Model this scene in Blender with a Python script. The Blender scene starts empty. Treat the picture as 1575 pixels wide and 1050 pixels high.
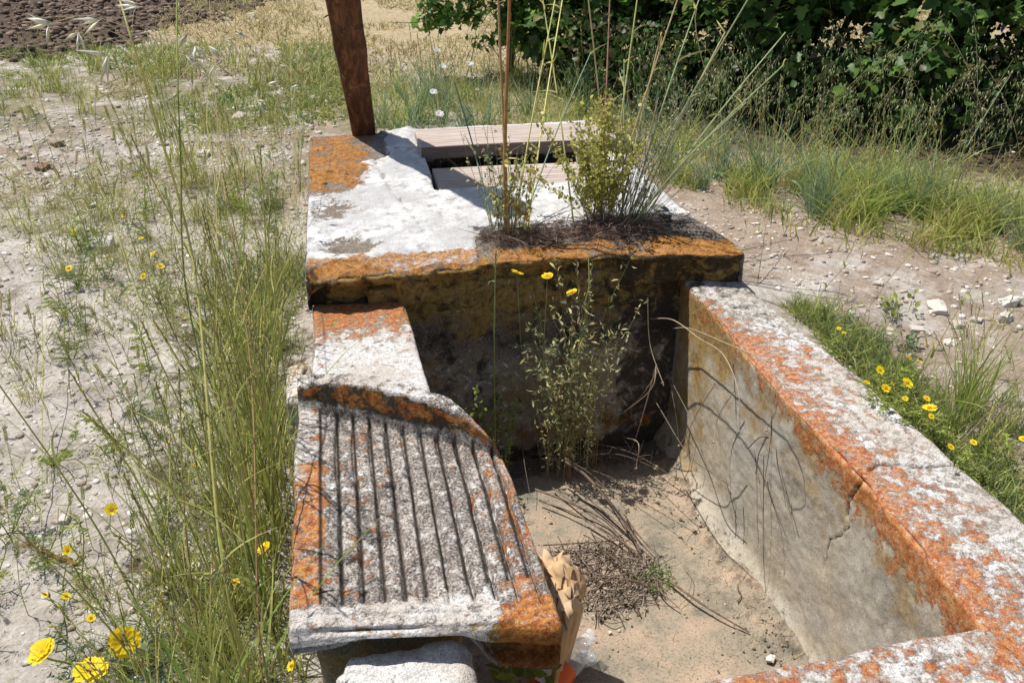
import bpy, math, random
import numpy as np
from mathutils import Vector, Matrix

random.seed(7)
RNG = np.random.default_rng(11)
SC = bpy.context.scene
COL = SC.collection

# ------------------------------------------------------------------ camera
CAM_H = 1.3
F_PX = 1310.0
YAW = math.atan(297 / 1502.0)
PITCH = math.radians(29.3)
cam_data = bpy.data.cameras.new("camera")
cam_data.sensor_width = 36.0
cam_data.lens = F_PX / 1575.0 * 36.0
cam_data.clip_start = 0.05
cam_data.clip_end = 500.0
cam = bpy.data.objects.new("camera", cam_data)
cam.location = (0, 0, CAM_H)
cam.rotation_euler = (math.pi / 2 - PITCH, 0, -YAW)
COL.objects.link(cam)
SC.camera = cam

# ------------------------------------------------------------------ sky and sun
SUN_DIR = Vector((-0.33, 0.27, 1.0)).normalized()
ELEV = math.asin(SUN_DIR.z)
AZ = math.atan2(SUN_DIR.x, SUN_DIR.y)
world = bpy.data.worlds.new("World")
SC.world = world
world.use_nodes = True
wn = world.node_tree
bg = wn.nodes.get("Background") or wn.nodes.new("ShaderNodeBackground")
sky = wn.nodes.new("ShaderNodeTexSky")
sky.sky_type = 'NISHITA'
sky.sun_disc = False
sky.sun_elevation = ELEV
sky.sun_rotation = AZ
wn.links.new(sky.outputs[0], bg.inputs[0])
bg.inputs[1].default_value = 0.09
sun_data = bpy.data.lights.new("sun", 'SUN')
sun_data.energy = 4.8
sun_data.angle = math.radians(0.53)
sun_data.color = (1.0, 0.955, 0.89)
sun = bpy.data.objects.new("sun", sun_data)
sun.rotation_euler = (-SUN_DIR).to_track_quat('-Z', 'Y').to_euler()
sun.location = (-3, 3, 8)
COL.objects.link(sun)
SC.view_settings.view_transform = 'Standard'
SC.view_settings.look = 'None'
SC.view_settings.gamma = 1.0
SC.view_settings.exposure = 0.25
SC.view_settings.use_curve_mapping = False

# ------------------------------------------------------------------ picture -> place helpers
_fw = np.array([math.sin(YAW) * math.cos(PITCH), math.cos(YAW) * math.cos(PITCH), -math.sin(PITCH)])
_rt = np.array([math.cos(YAW), -math.sin(YAW), 0.0])
_up = np.cross(_rt, _fw)
def _ray(px, py): return _fw * F_PX + _rt * (px - 787.5) - _up * (py - 525.0)
def at_z(px, py, z):
    d = _ray(px, py); return np.array([0, 0, CAM_H]) + d * ((z - CAM_H) / d[2])
def at_x(px, py, x):
    d = _ray(px, py); return np.array([0, 0, CAM_H]) + d * (x / d[0])
def at_y(px, py, y):
    d = _ray(px, py); return np.array([0, 0, CAM_H]) + d * (y / d[1])

# ------------------------------------------------------------------ noise
def _hash(i, j, k, s):
    h = (i * 374761393 + j * 668265263 + k * 2147483647 % 4294967291 + s * 1274126177) & 0xFFFFFFFF
    h = ((h ^ (h >> 13)) * 1274126177) & 0xFFFFFFFF
    h = (h ^ (h >> 16)) & 0xFFFFFFFF
    h = (h * 2246822519) & 0xFFFFFFFF
    h = h ^ (h >> 15)
    return h / 4294967295.0
def vnoise(P, s=0):
    P = np.asarray(P, float)
    I = np.floor(P).astype(np.int64); f = P - I
    f = f * f * (3 - 2 * f)
    i, j, k = I[:, 0], I[:, 1], I[:, 2] * 7919
    r = 0
    for a in (0, 1):
        wa = f[:, 0] if a else 1 - f[:, 0]
        for b in (0, 1):
            wb = f[:, 1] if b else 1 - f[:, 1]
            for c in (0, 1):
                wc = f[:, 2] if c else 1 - f[:, 2]
                r = r + wa * wb * wc * _hash(i + a, j + b, k + c * 7919, s)
    return r * 2 - 1
def fbm(P, scale, octs=4, s=0, gain=0.5):
    P = np.asarray(P, float) * scale
    r = 0; a = 1.0; t = 0
    for o in range(octs):
        r = r + a * vnoise(P + 13.7 * o, s + o * 17); t += a
        a *= gain; P = P * 2.03
    return r / t
def sstep(a, b, x):
    t = np.clip((x - a) / (b - a), 0, 1); return t * t * (3 - 2 * t)
def box2(P, x0, x1, y0, y1, s=0.05):
    return sstep(x0 - s, x0 + s, P[:, 0]) * (1 - sstep(x1 - s, x1 + s, P[:, 0])) * sstep(y0 - s, y0 + s, P[:, 1]) * (1 - sstep(y1 - s, y1 + s, P[:, 1]))

# ------------------------------------------------------------------ materials
class NT:
    def __init__(self, name, rough=0.9):
        self.m = bpy.data.materials.new(name); self.m.use_nodes = True
        self.t = self.m.node_tree; self.n = self.t.nodes; self.l = self.t.links
        self.b = self.n["Principled BSDF"]; self.out = self.n["Material Output"]
        self.b.inputs['Roughness'].default_value = rough
        self.b.inputs['Specular IOR Level'].default_value = 0.25
        self._co = None
    def co(self):
        if not self._co: self._co = self.n.new("ShaderNodeTexCoord").outputs['Object']
        return self._co
    def mapped(self, scale):
        mp = self.n.new("ShaderNodeMapping"); mp.inputs['Scale'].default_value = scale
        self.l.new(self.co(), mp.inputs['Vector']); return mp.outputs[0]
    def noise(self, scale, detail=6, rough=0.55, dist=0.0, vec=None):
        x = self.n.new("ShaderNodeTexNoise")
        x.inputs['Scale'].default_value = scale; x.inputs['Detail'].default_value = detail
        x.inputs['Roughness'].default_value = rough; x.inputs['Distortion'].default_value = dist
        self.l.new(vec or self.co(), x.inputs['Vector']); return x.outputs['Fac']
    def voro(self, scale, feature='F1', out='Distance', vec=None):
        x = self.n.new("ShaderNodeTexVoronoi"); x.feature = feature
        x.inputs['Scale'].default_value = scale
        self.l.new(vec or self.co(), x.inputs['Vector']); return x.outputs[out]
    def attr(self, name, out='Fac'):
        x = self.n.new("ShaderNodeAttribute"); x.attribute_name = name; return x.outputs[out]
    def ramp(self, fac, stops):
        x = self.n.new("ShaderNodeValToRGB"); e = x.color_ramp.elements
        while len(e) < len(stops): e.new(0.5)
        for k, (p, c) in enumerate(stops):
            e[k].position = p; e[k].color = (*c, 1) if len(c) == 3 else c
        self.l.new(fac, x.inputs[0]); return x.outputs[0]
    def math(self, op, a, b=None, c=None, clamp=False):
        x = self.n.new("ShaderNodeMath"); x.operation = op; x.use_clamp = clamp
        for i, v in enumerate((a, b, c)):
            if v is None: continue
            if isinstance(v, (int, float)): x.inputs[i].default_value = v
            else: self.l.new(v, x.inputs[i])
        return x.outputs[0]
    def mix(self, fac, a, b, mode='MIX'):
        x = self.n.new("ShaderNodeMix"); x.data_type = 'RGBA'; x.blend_type = mode
        for s, v in ((x.inputs[0], fac), (x.inputs[6], a), (x.inputs[7], b)):
            if isinstance(v, (int, float)): s.default_value = v
            elif isinstance(v, tuple): s.default_value = (*v, 1)
            else: self.l.new(v, s)
        return x.outputs[2]
    def mask(self, dens, nz, k=9.0):
        """dens 0..1 decides how much of the noise passes"""
        a = self.math('SUBTRACT', self.math('MULTIPLY_ADD', dens, 0.66, 0.17), nz)
        return self.math('MULTIPLY_ADD', a, k, 0.5, clamp=True)
    def bump(self, h, strength=0.4, dist=0.004, prev=None):
        x = self.n.new("ShaderNodeBump"); x.inputs['Strength'].default_value = strength
        x.inputs['Distance'].default_value = dist
        self.l.new(h, x.inputs['Height'])
        if prev: self.l.new(prev, x.inputs['Normal'])
        return x.outputs[0]
    def done(self, col, nrm=None, rough=None):
        if isinstance(col, tuple): self.b.inputs['Base Color'].default_value = (*col, 1)
        else: self.l.new(col, self.b.inputs['Base Color'])
        if nrm: self.l.new(nrm, self.b.inputs['Normal'])
        if rough is not None: self.l.new(rough, self.b.inputs['Roughness'])
        return self.m

def lichen_mat(name, grey0=(0.13, 0.115, 0.10), grey1=(0.36, 0.33, 0.29), speck=0.6, oc=((0.32, 0.08, 0.015), (0.54, 0.20, 0.04), (0.60, 0.33, 0.10)), patch=24, brk0=0.25, obrk=0.25, wtint=(0.56, 0.49, 0.42), fine=1.0):
    N = NT(name, 0.93)
    base = N.ramp(N.noise(9, 8, 0.62), [(0.3, grey0), (0.7, grey1)])
    agg = N.noise(170, 3, 0.7)
    spc = N.ramp(agg, [(0.36, (0.05, 0.045, 0.04)), (0.47, (0.55, 0.52, 0.48)), (0.58, (1.0, 0.98, 0.94)), (0.66, (2.0, 1.9, 1.75))])
    col = N.mix(speck, base, N.mix(1.0, base, spc, 'MULTIPLY'))
    pl = N.ramp(N.noise(12, 9, 0.7), [(0.3, (0.37, 0.35, 0.31)), (0.5, (0.54, 0.50, 0.42)), (0.7, (0.66, 0.60, 0.50))])
    pl = N.mix(N.ramp(N.noise(3.2, 7, 0.65, 0.4), [(0.42, (0, 0, 0)), (0.62, (0.8, 0.8, 0.8))]), pl, N.ramp(N.noise(40, 7, 0.75), [(0.35, (0.38, 0.31, 0.20)), (0.6, (0.58, 0.50, 0.36))]))
    pl = N.mix(N.ramp(N.noise(2.0, 9, 0.72, 0.8, N.mapped((2.2, 2.2, 0.7))), [(0.52, (0, 0, 0)), (0.64, (0.45, 0.45, 0.45))]), pl, (0.20, 0.19, 0.175))
    pl = N.mix(N.ramp(N.noise(130, 4, 0.7), [(0.30, (0.7, 0.7, 0.7)), (0.42, (0, 0, 0))]), pl, (0.14, 0.12, 0.10))
    col = N.mix(N.attr('plaster'), col, pl)
    # ochre film
    m = N.mask(N.attr("ochre"), N.noise(7, 10, 0.65), 5)
    och = N.ramp(N.noise(60, 5, 0.7), [(0.3, (0.14, 0.07, 0.012)), (0.5, (0.36, 0.21, 0.04)), (0.7, (0.48, 0.33, 0.10))])
    col = N.mix(N.math('MULTIPLY', m, 0.85), col, och)
    # white crust lichen / lime wash
    wn_ = N.noise(38, 9, 0.68, 0.3)
    m = N.mask(N.attr("white"), wn_, 12)
    wcol = N.ramp(N.noise(75 * fine, 8, 0.75 if fine == 1.0 else 0.6), [(0.3, (0.26, 0.245, 0.225)), (0.41, (0.56, 0.545, 0.52)), (0.53, (0.74, 0.73, 0.71)), (0.66, (0.86, 0.855, 0.845))])
    wcol = N.mix(N.ramp(N.noise(5, 6, 0.6), [(0.40, (0, 0, 0)), (0.56, (0.8, 0.8, 0.8))]), wcol, wtint)
    brk = N.ramp(N.noise(150, 5, 0.75), [(0.36, (brk0,) * 3), (0.46, (1, 1, 1))])
    col = N.mix(N.math('MULTIPLY', m, brk), col, wcol)
    # black stains, also shade painted on the lip face and in the hatch
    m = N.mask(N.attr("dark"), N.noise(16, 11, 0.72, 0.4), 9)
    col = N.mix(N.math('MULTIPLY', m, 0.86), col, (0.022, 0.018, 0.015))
    # orange lichen
    on = N.noise(patch, 8, 0.66, 0.25)
    m = N.mask(N.attr("orange"), on, 11)
    oc_ = N.ramp(N.noise(55, 8, 0.78), [(0.30, tuple(0.45 * q for q in oc[0])), (0.42, oc[0]), (0.52, oc[1]), (0.62, oc[2]), (0.74, (0.62, 0.50, 0.38))])
    brk = N.ramp(N.noise(95, 6, 0.78), [(0.38, (obrk,) * 3), (0.50, (0.95, 0.95, 0.95))])
    col = N.mix(N.math('MULTIPLY', m, brk), col, oc_)
    # coarse pits of colour
    pit = N.ramp(N.noise(330, 2, 0.6), [(0.3, (0.55, 0.55, 0.55)), (0.5, (1, 1, 1)), (0.75, (1.18, 1.18, 1.18))])
    col = N.mix(0.8, col, pit, 'MULTIPLY')
    crevice_shade = N.attr("crevice_shade")
    col = N.mix(crevice_shade, col, (0.03, 0.022, 0.015))  # shade inside cracks and grooves painted dark
    h = N.math('ADD', N.math('MULTIPLY', agg, 0.6), N.math('MULTIPLY', N.noise(55, 6, 0.7), 1.0))
    h = N.math('MULTIPLY', h, N.math('MULTIPLY_ADD', N.attr('plaster'), -0.85, 1.0))
    nr = N.bump(h, 1.0, 0.008)
    nr = N.bump(N.math('MULTIPLY', on, m), 0.7, 0.010, nr)
    return N.done(col, nr)

def veg_mat(name, trans=0.25, rough=0.55, var=0.5):
    N = NT(name, rough)
    c = N.attr("Col", 'Color')
    v = N.ramp(N.noise(35, 4, 0.6), [(0.25, (1 - var * 0.6,) * 3), (0.75, (1 + var * 0.5,) * 3)])
    c = N.mix(1.0, c, v, 'MULTIPLY')
    N.done(c)
    tr = N.n.new("ShaderNodeBsdfTranslucent"); N.l.new(c, tr.inputs[0])
    mx = N.n.new("ShaderNodeMixShader"); mx.inputs[0].default_value = trans
    N.l.new(N.b.outputs[0], mx.inputs[1]); N.l.new(tr.outputs[0], mx.inputs[2])
    N.l.new(mx.outputs[0], N.out.inputs[0])
    return N.m

M = {}
M['rim'] = lichen_mat("lichen_concrete_rim", (0.30, 0.27, 0.235), (0.56, 0.51, 0.44), 0.55, ((0.34, 0.085, 0.02), (0.52, 0.18, 0.05), (0.56, 0.31, 0.13)), 26)
M['board'] = lichen_mat("weathered_washboard_concrete", (0.22, 0.195, 0.18), (0.52, 0.47, 0.43), 0.9)
M['cover'] = lichen_mat("whitewashed_cover_concrete", (0.16, 0.13, 0.10), (0.36, 0.31, 0.26), 0.6, ((0.22, 0.085, 0.018), (0.42, 0.18, 0.03), (0.48, 0.27, 0.07)), 14, 0.6, 0.4, (0.66, 0.64, 0.61))
M['plaster'] = lichen_mat('whitewashed_plaster', (0.19, 0.155, 0.12), (0.38, 0.33, 0.28), 0.6, ((0.22, 0.085, 0.018), (0.44, 0.18, 0.03), (0.50, 0.28, 0.07)), 14, 0.75, 0.4, (0.50, 0.49, 0.48), 0.35)
M['basin'] = lichen_mat("basin_concrete", (0.24, 0.215, 0.17), (0.42, 0.385, 0.31), 0.45, ((0.36, 0.10, 0.02), (0.52, 0.19, 0.05), (0.55, 0.28, 0.10)), 18)

def floor_mat():
    N = NT("basin_floor_sand", 0.95)
    c = N.ramp(N.noise(6, 10, 0.68, 0.3), [(0.32, (0.15, 0.145, 0.11)), (0.46, (0.29, 0.245, 0.185)), (0.58, (0.38, 0.29, 0.21)), (0.74, (0.47, 0.365, 0.27))])
    sp = N.ramp(N.noise(140, 4, 0.75), [(0.33, (0.35, 0.33, 0.30)), (0.45, (0.9, 0.9, 0.9)), (0.6, (1.1, 1.1, 1.1))])
    c = N.mix(0.9, c, sp, 'MULTIPLY')
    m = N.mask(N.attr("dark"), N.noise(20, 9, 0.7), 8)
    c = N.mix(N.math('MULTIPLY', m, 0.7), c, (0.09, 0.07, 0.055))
    return N.done(c, N.bump(N.noise(80, 6, 0.7), 0.5, 0.004))
M['floor'] = floor_mat()

def ground_mat():
    N = NT("dry_stony_ground", 0.96)
    pale = N.ramp(N.noise(6, 9, 0.65), [(0.3, (0.27, 0.235, 0.20)), (0.5, (0.43, 0.39, 0.345)), (0.7, (0.57, 0.53, 0.485))])
    sp = N.ramp(N.noise(55, 9, 0.82), [(0.34, (0.30, 0.27, 0.24)), (0.45, (0.85, 0.83, 0.81)), (0.60, (1.25, 1.25, 1.25))])
    pale = N.mix(0.85, pale, sp, 'MULTIPLY')
    brown = N.ramp(N.noise(10, 8, 0.65), [(0.3, (0.23, 0.175, 0.13)), (0.7, (0.42, 0.34, 0.265))])
    brown = N.mix(0.6, brown, sp, 'MULTIPLY')
    c = N.mix(N.mask(N.attr("brown"), N.noise(5, 8, 0.6), 6), pale, brown)
    straw = N.ramp(N.noise(20, 10, 0.85), [(0.36, (0.17, 0.125, 0.07)), (0.5, (0.40, 0.315, 0.19)), (0.7, (0.56, 0.47, 0.31))])
    c = N.mix(N.mask(N.attr("straw"), N.noise(7, 9, 0.65), 6), c, straw)
    green = N.ramp(N.noise(30, 7, 0.7), [(0.35, (0.10, 0.09, 0.05)), (0.6, (0.22, 0.21, 0.10))])
    c = N.mix(N.mask(N.attr('green'), N.noise(6, 9, 0.7), 6), c, green)
    soil = N.ramp(N.noise(14, 9, 0.72), [(0.3, (0.035, 0.022, 0.016)), (0.55, (0.11, 0.078, 0.058)), (0.75, (0.24, 0.175, 0.13))])
    c = N.mix(N.mask(N.attr("soil"), N.noise(9, 8, 0.6), 8), c, soil)
    hum_shade = N.ramp(N.noise(40, 6, 0.7), [(0.35, (0.03, 0.022, 0.014)), (0.7, (0.15, 0.11, 0.065))])  # dark tone for humus and for the painted vine shade
    c = N.mix(N.mask(N.attr("humus_shade"), N.noise(12, 8, 0.7), 7), c, hum_shade)
    return N.done(c, N.bump(N.noise(60, 8, 0.75), 0.8, 0.012))
M['ground'] = ground_mat()
def stone_mat():
    N = NT("loose_limestone", 0.95)
    c = N.attr("Col", 'Color')
    sp = N.ramp(N.noise(60, 7, 0.75), [(0.3, (0.5, 0.48, 0.45)), (0.5, (0.95, 0.95, 0.95)), (0.7, (1.15, 1.15, 1.15))])
    return N.done(N.mix(0.9, c, sp, 'MULTIPLY'), N.bump(N.noise(90, 6, 0.7), 0.6, 0.004))
M['stone'] = stone_mat()
def wood_mat():
    N = NT("weathered_deck_wood", 0.85)
    v = N.mapped((1.2, 60, 40))
    c = N.ramp(N.noise(2.5, 8, 0.65, 0.5, v), [(0.3, (0.24, 0.175, 0.14)), (0.5, (0.47, 0.39, 0.335)), (0.68, (0.64, 0.56, 0.50))])
    c = N.mix(N.mask(N.attr("orange"), N.noise(12, 6, 0.6), 6), c, (0.42, 0.10, 0.06))
    c = N.mix(N.attr("dark"), c, (0.10, 0.06, 0.045))
    return N.done(c, N.bump(N.noise(3, 7, 0.7, 0.3, v), 0.5, 0.003))
M['wood'] = wood_mat()
def rust_mat():
    N = NT("rusty_brown_timber", 0.75)
    v = N.mapped((18, 18, 2.0))
    c = N.ramp(N.noise(2.2, 9, 0.7, 0.6, v), [(0.3, (0.03, 0.013, 0.007)), (0.5, (0.105, 0.042, 0.018)), (0.68, (0.24, 0.10, 0.038))])
    m = N.ramp(N.noise(11, 7, 0.7, 0.2), [(0.61, (0, 0, 0)), (0.68, (1, 1, 1))])
    c = N.mix(N.math('MULTIPLY', m, 0.6), c, (0.36, 0.24, 0.15))
    return N.done(c, N.bump(N.noise(40, 8, 0.7), 0.7, 0.006))
M['rust'] = rust_mat()
M['grass'] = veg_mat("grass_blades", 0.42, 0.42)
M['dry'] = veg_mat("dry_stems", 0.12, 0.6)
M['leaf'] = veg_mat("green_leaves", 0.35, 0.42, 0.4)
M['petal'] = veg_mat("yellow_petals", 0.3, 0.6, 0.2)
def twig_mat():
    N = NT("dry_twig_bark", 0.85)
    c = N.ramp(N.noise(45, 6, 0.7), [(0.3, (0.07, 0.05, 0.035)), (0.6, (0.21, 0.15, 0.11)), (0.75, (0.34, 0.27, 0.20))])
    return N.done(c, N.bump(N.noise(120, 5, 0.7), 0.4, 0.002))
M['twig'] = twig_mat()
def paper_mat():
    N = NT("brown_crumpled_paper", 0.8)
    c = N.ramp(N.noise(14, 6, 0.6), [(0.3, (0.58, 0.38, 0.20)), (0.7, (0.80, 0.60, 0.38))])
    N.done(c, N.bump(N.noise(25, 3, 0.5), 0.3, 0.004))
    tr = N.n.new("ShaderNodeBsdfTranslucent"); tr.inputs[0].default_value = (0.7, 0.45, 0.22, 1)
    mx = N.n.new("ShaderNodeMixShader"); mx.inputs[0].default_value = 0.18
    N.l.new(N.b.outputs[0], mx.inputs[1]); N.l.new(tr.outputs[0], mx.inputs[2])
    N.l.new(mx.outputs[0], N.out.inputs[0]); return N.m
M['paper'] = paper_mat()
def plain(name, col, rough=0.5, trans=0.0, ior=1.45, alpha=None):
    N = NT(name, rough); N.b.inputs['Specular IOR Level'].default_value = 0.5
    N.b.inputs['Transmission Weight'].default_value = trans; N.b.inputs['IOR'].default_value = ior
    v = N.ramp(N.noise(30, 4, 0.6), [(0.3, tuple(c * 0.85 for c in col)), (0.7, tuple(min(1, c * 1.05) for c in col))])
    return N.done(v)
M['label_orange'] = plain("orange_bottle_label", (0.80, 0.13, 0.02), 0.4)
M['label_white'] = plain("white_label_print", (0.8, 0.8, 0.8), 0.4)
M['label_blue'] = plain("blue_label_print", (0.03, 0.12, 0.5), 0.4)
M['cap'] = plain("pale_blue_cap", (0.45, 0.55, 0.75), 0.4)
def plastic_mat():
    N = NT("thin_clear_plastic", 0.08)
    N.b.inputs['Base Color'].default_value = (0.9, 0.95, 1, 1)
    N.b.inputs['Specular IOR Level'].default_value = 0.8
    gl = N.n.new("ShaderNodeBsdfTransparent"); gl.inputs[0].default_value = (0.93, 0.95, 0.97, 1)
    lw = N.n.new("ShaderNodeLayerWeight"); lw.inputs[0].default_value = 0.35
    f = N.math('MULTIPLY_ADD', lw.outputs['Facing'], 0.55, 0.10, clamp=True)
    f = N.math('ADD', f, N.math('MULTIPLY', N.noise(35, 4, 0.6), 0.12), clamp=True)
    nb = N.bump(N.noise(28, 3, 0.5), 0.9, 0.01); N.l.new(nb, N.b.inputs['Normal'])
    mx = N.n.new("ShaderNodeMixShader"); N.l.new(f, mx.inputs[0])
    N.l.new(gl.outputs[0], mx.inputs[1]); N.l.new(N.b.outputs[0], mx.inputs[2])
    N.l.new(mx.outputs[0], N.out.inputs[0]); return N.m
M['plastic'] = plastic_mat()

# ------------------------------------------------------------------ object helpers
def link(o, parent=None):
    COL.objects.link(o)
    if parent: o.parent = parent
    return o
def tag(o, label=None, cat=None, group=None, kind=None):
    if label: o['label'] = label
    if cat: o['category'] = cat
    if group: o['group'] = group
    if kind: o['kind'] = kind
    return o
def empty(name, loc=(0, 0, 0), rz=0.0):
    o = bpy.data.objects.new(name, None); o.empty_display_size = 0.1
    o.location = loc; o.rotation_euler = (0, 0, rz); return link(o)
def mesh_np(name, V, Fs, mats, attrs=None, cols=None, mat_idx=None, smooth=True):
    """Fs: list of int arrays (n,3)/(n,4)"""
    me = bpy.data.meshes.new(name)
    V = np.ascontiguousarray(V, dtype=np.float32)
    me.vertices.add(len(V)); me.vertices.foreach_set("co", V.ravel())
    loops = np.concatenate([f.ravel() for f in Fs]).astype(np.int32)
    sizes = np.concatenate([np.full(len(f), f.shape[1]) for f in Fs]).astype(np.int32)
    me.loops.add(len(loops)); me.loops.foreach_set("vertex_index", loops)
    me.polygons.add(len(sizes))
    starts = np.concatenate([[0], np.cumsum(sizes)[:-1]]).astype(np.int32)
    me.polygons.foreach_set("loop_start", starts); me.polygons.foreach_set("loop_total", sizes)
    if smooth: me.polygons.foreach_set("use_smooth", np.ones(len(sizes), dtype=bool))
    if mat_idx is not None: me.polygons.foreach_set("material_index", np.asarray(mat_idx, dtype=np.int32))
    for m in mats: me.materials.append(m)
    for k, a in (attrs or {}).items():
        at = me.attributes.new(k, 'FLOAT', 'POINT'); at.data.foreach_set("value", np.asarray(a, dtype=np.float32))
    if cols is not None:
        at = me.attributes.new("Col", 'FLOAT_COLOR', 'POINT')
        c4 = np.ones((len(V), 4), dtype=np.float32); c4[:, :3] = cols
        at.data.foreach_set("color", c4.ravel())
    me.update(calc_edges=True)
    return me
def mobj(name, me, parent=None):
    return link(bpy.data.objects.new(name, me), parent)
def copy_tree(o, parent=None):
    c = o.copy(); COL.objects.link(c); c.parent = parent
    for ch in list(o.children): copy_tree(ch, c)
    return c

def grid_faces(nu, nv, off=0, flip=False):
    a = np.arange(nu * nv).reshape(nu, nv) + off
    f = np.stack([a[:-1, :-1], a[1:, :-1], a[1:, 1:], a[:-1, 1:]], -1).reshape(-1, 4)
    return f[:, ::-1] if flip else f

def rough_box(name, lo, hi, res, r, amp, scale, seed, mat, attrf, mod=None, chip=0.0, parent=None, bottom=False, skip=()):
    lo = np.array(lo, float); hi = np.array(hi, float)
    Vs, Fs, off = [], [], 0
    ax_pairs = [(0, 1, 2), (1, 2, 0), (2, 0, 1)]
    for (u, v, w) in ax_pairs:
        for side in (0, 1):
            if w == 2 and side == 0 and not bottom: continue
            if (w, side) in skip: continue
            nu = max(2, int((hi[u] - lo[u]) / res) + 1); nv = max(2, int((hi[v] - lo[v]) / res) + 1)
            U, W_ = np.meshgrid(np.linspace(lo[u], hi[u], nu), np.linspace(lo[v], hi[v], nv), indexing='ij')
            P = np.zeros((nu * nv, 3)); P[:, u] = U.ravel(); P[:, v] = W_.ravel(); P[:, w] = hi[w] if side else lo[w]
            Vs.append(P); Fs.append(grid_faces(nu, nv, off, flip=(side == 0))); off += len(P)
    P = np.concatenate(Vs); F = np.concatenate(Fs)
    key = np.round(P * 1e5).astype(np.int64)
    _, idx, inv = np.unique(key, axis=0, return_index=True, return_inverse=True)
    inv = inv.ravel()
    P = P[idx]; F = inv[F]
    inner = np.clip(P, lo + r, hi - r); n = P - inner
    n /= np.maximum(np.linalg.norm(n, axis=1, keepdims=True), 1e-9)
    P = inner + n * r
    edge = np.clip((1 - np.abs(n).max(axis=1)) / 0.3, 0, 1)
    d = fbm(P, scale, 5, seed, 0.55) * amp + fbm(P, scale * 6, 3, seed + 5) * amp * 0.35
    if chip:
        d = d - edge * chip * np.clip(fbm(P, 9, 4, seed + 9) * 2.2 - 0.1, 0, 1.5)
    P = P + n * d[:, None]
    if mod: P = mod(P, n)
    A = attrf(P, n)
    for k in ("orange", "white", "dark", "ochre", "crevice_shade", "plaster"): A.setdefault(k, np.zeros(len(P)))
    me = mesh_np(name, P, [F], [mat], A)
    return mobj(name, me, parent)

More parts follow.
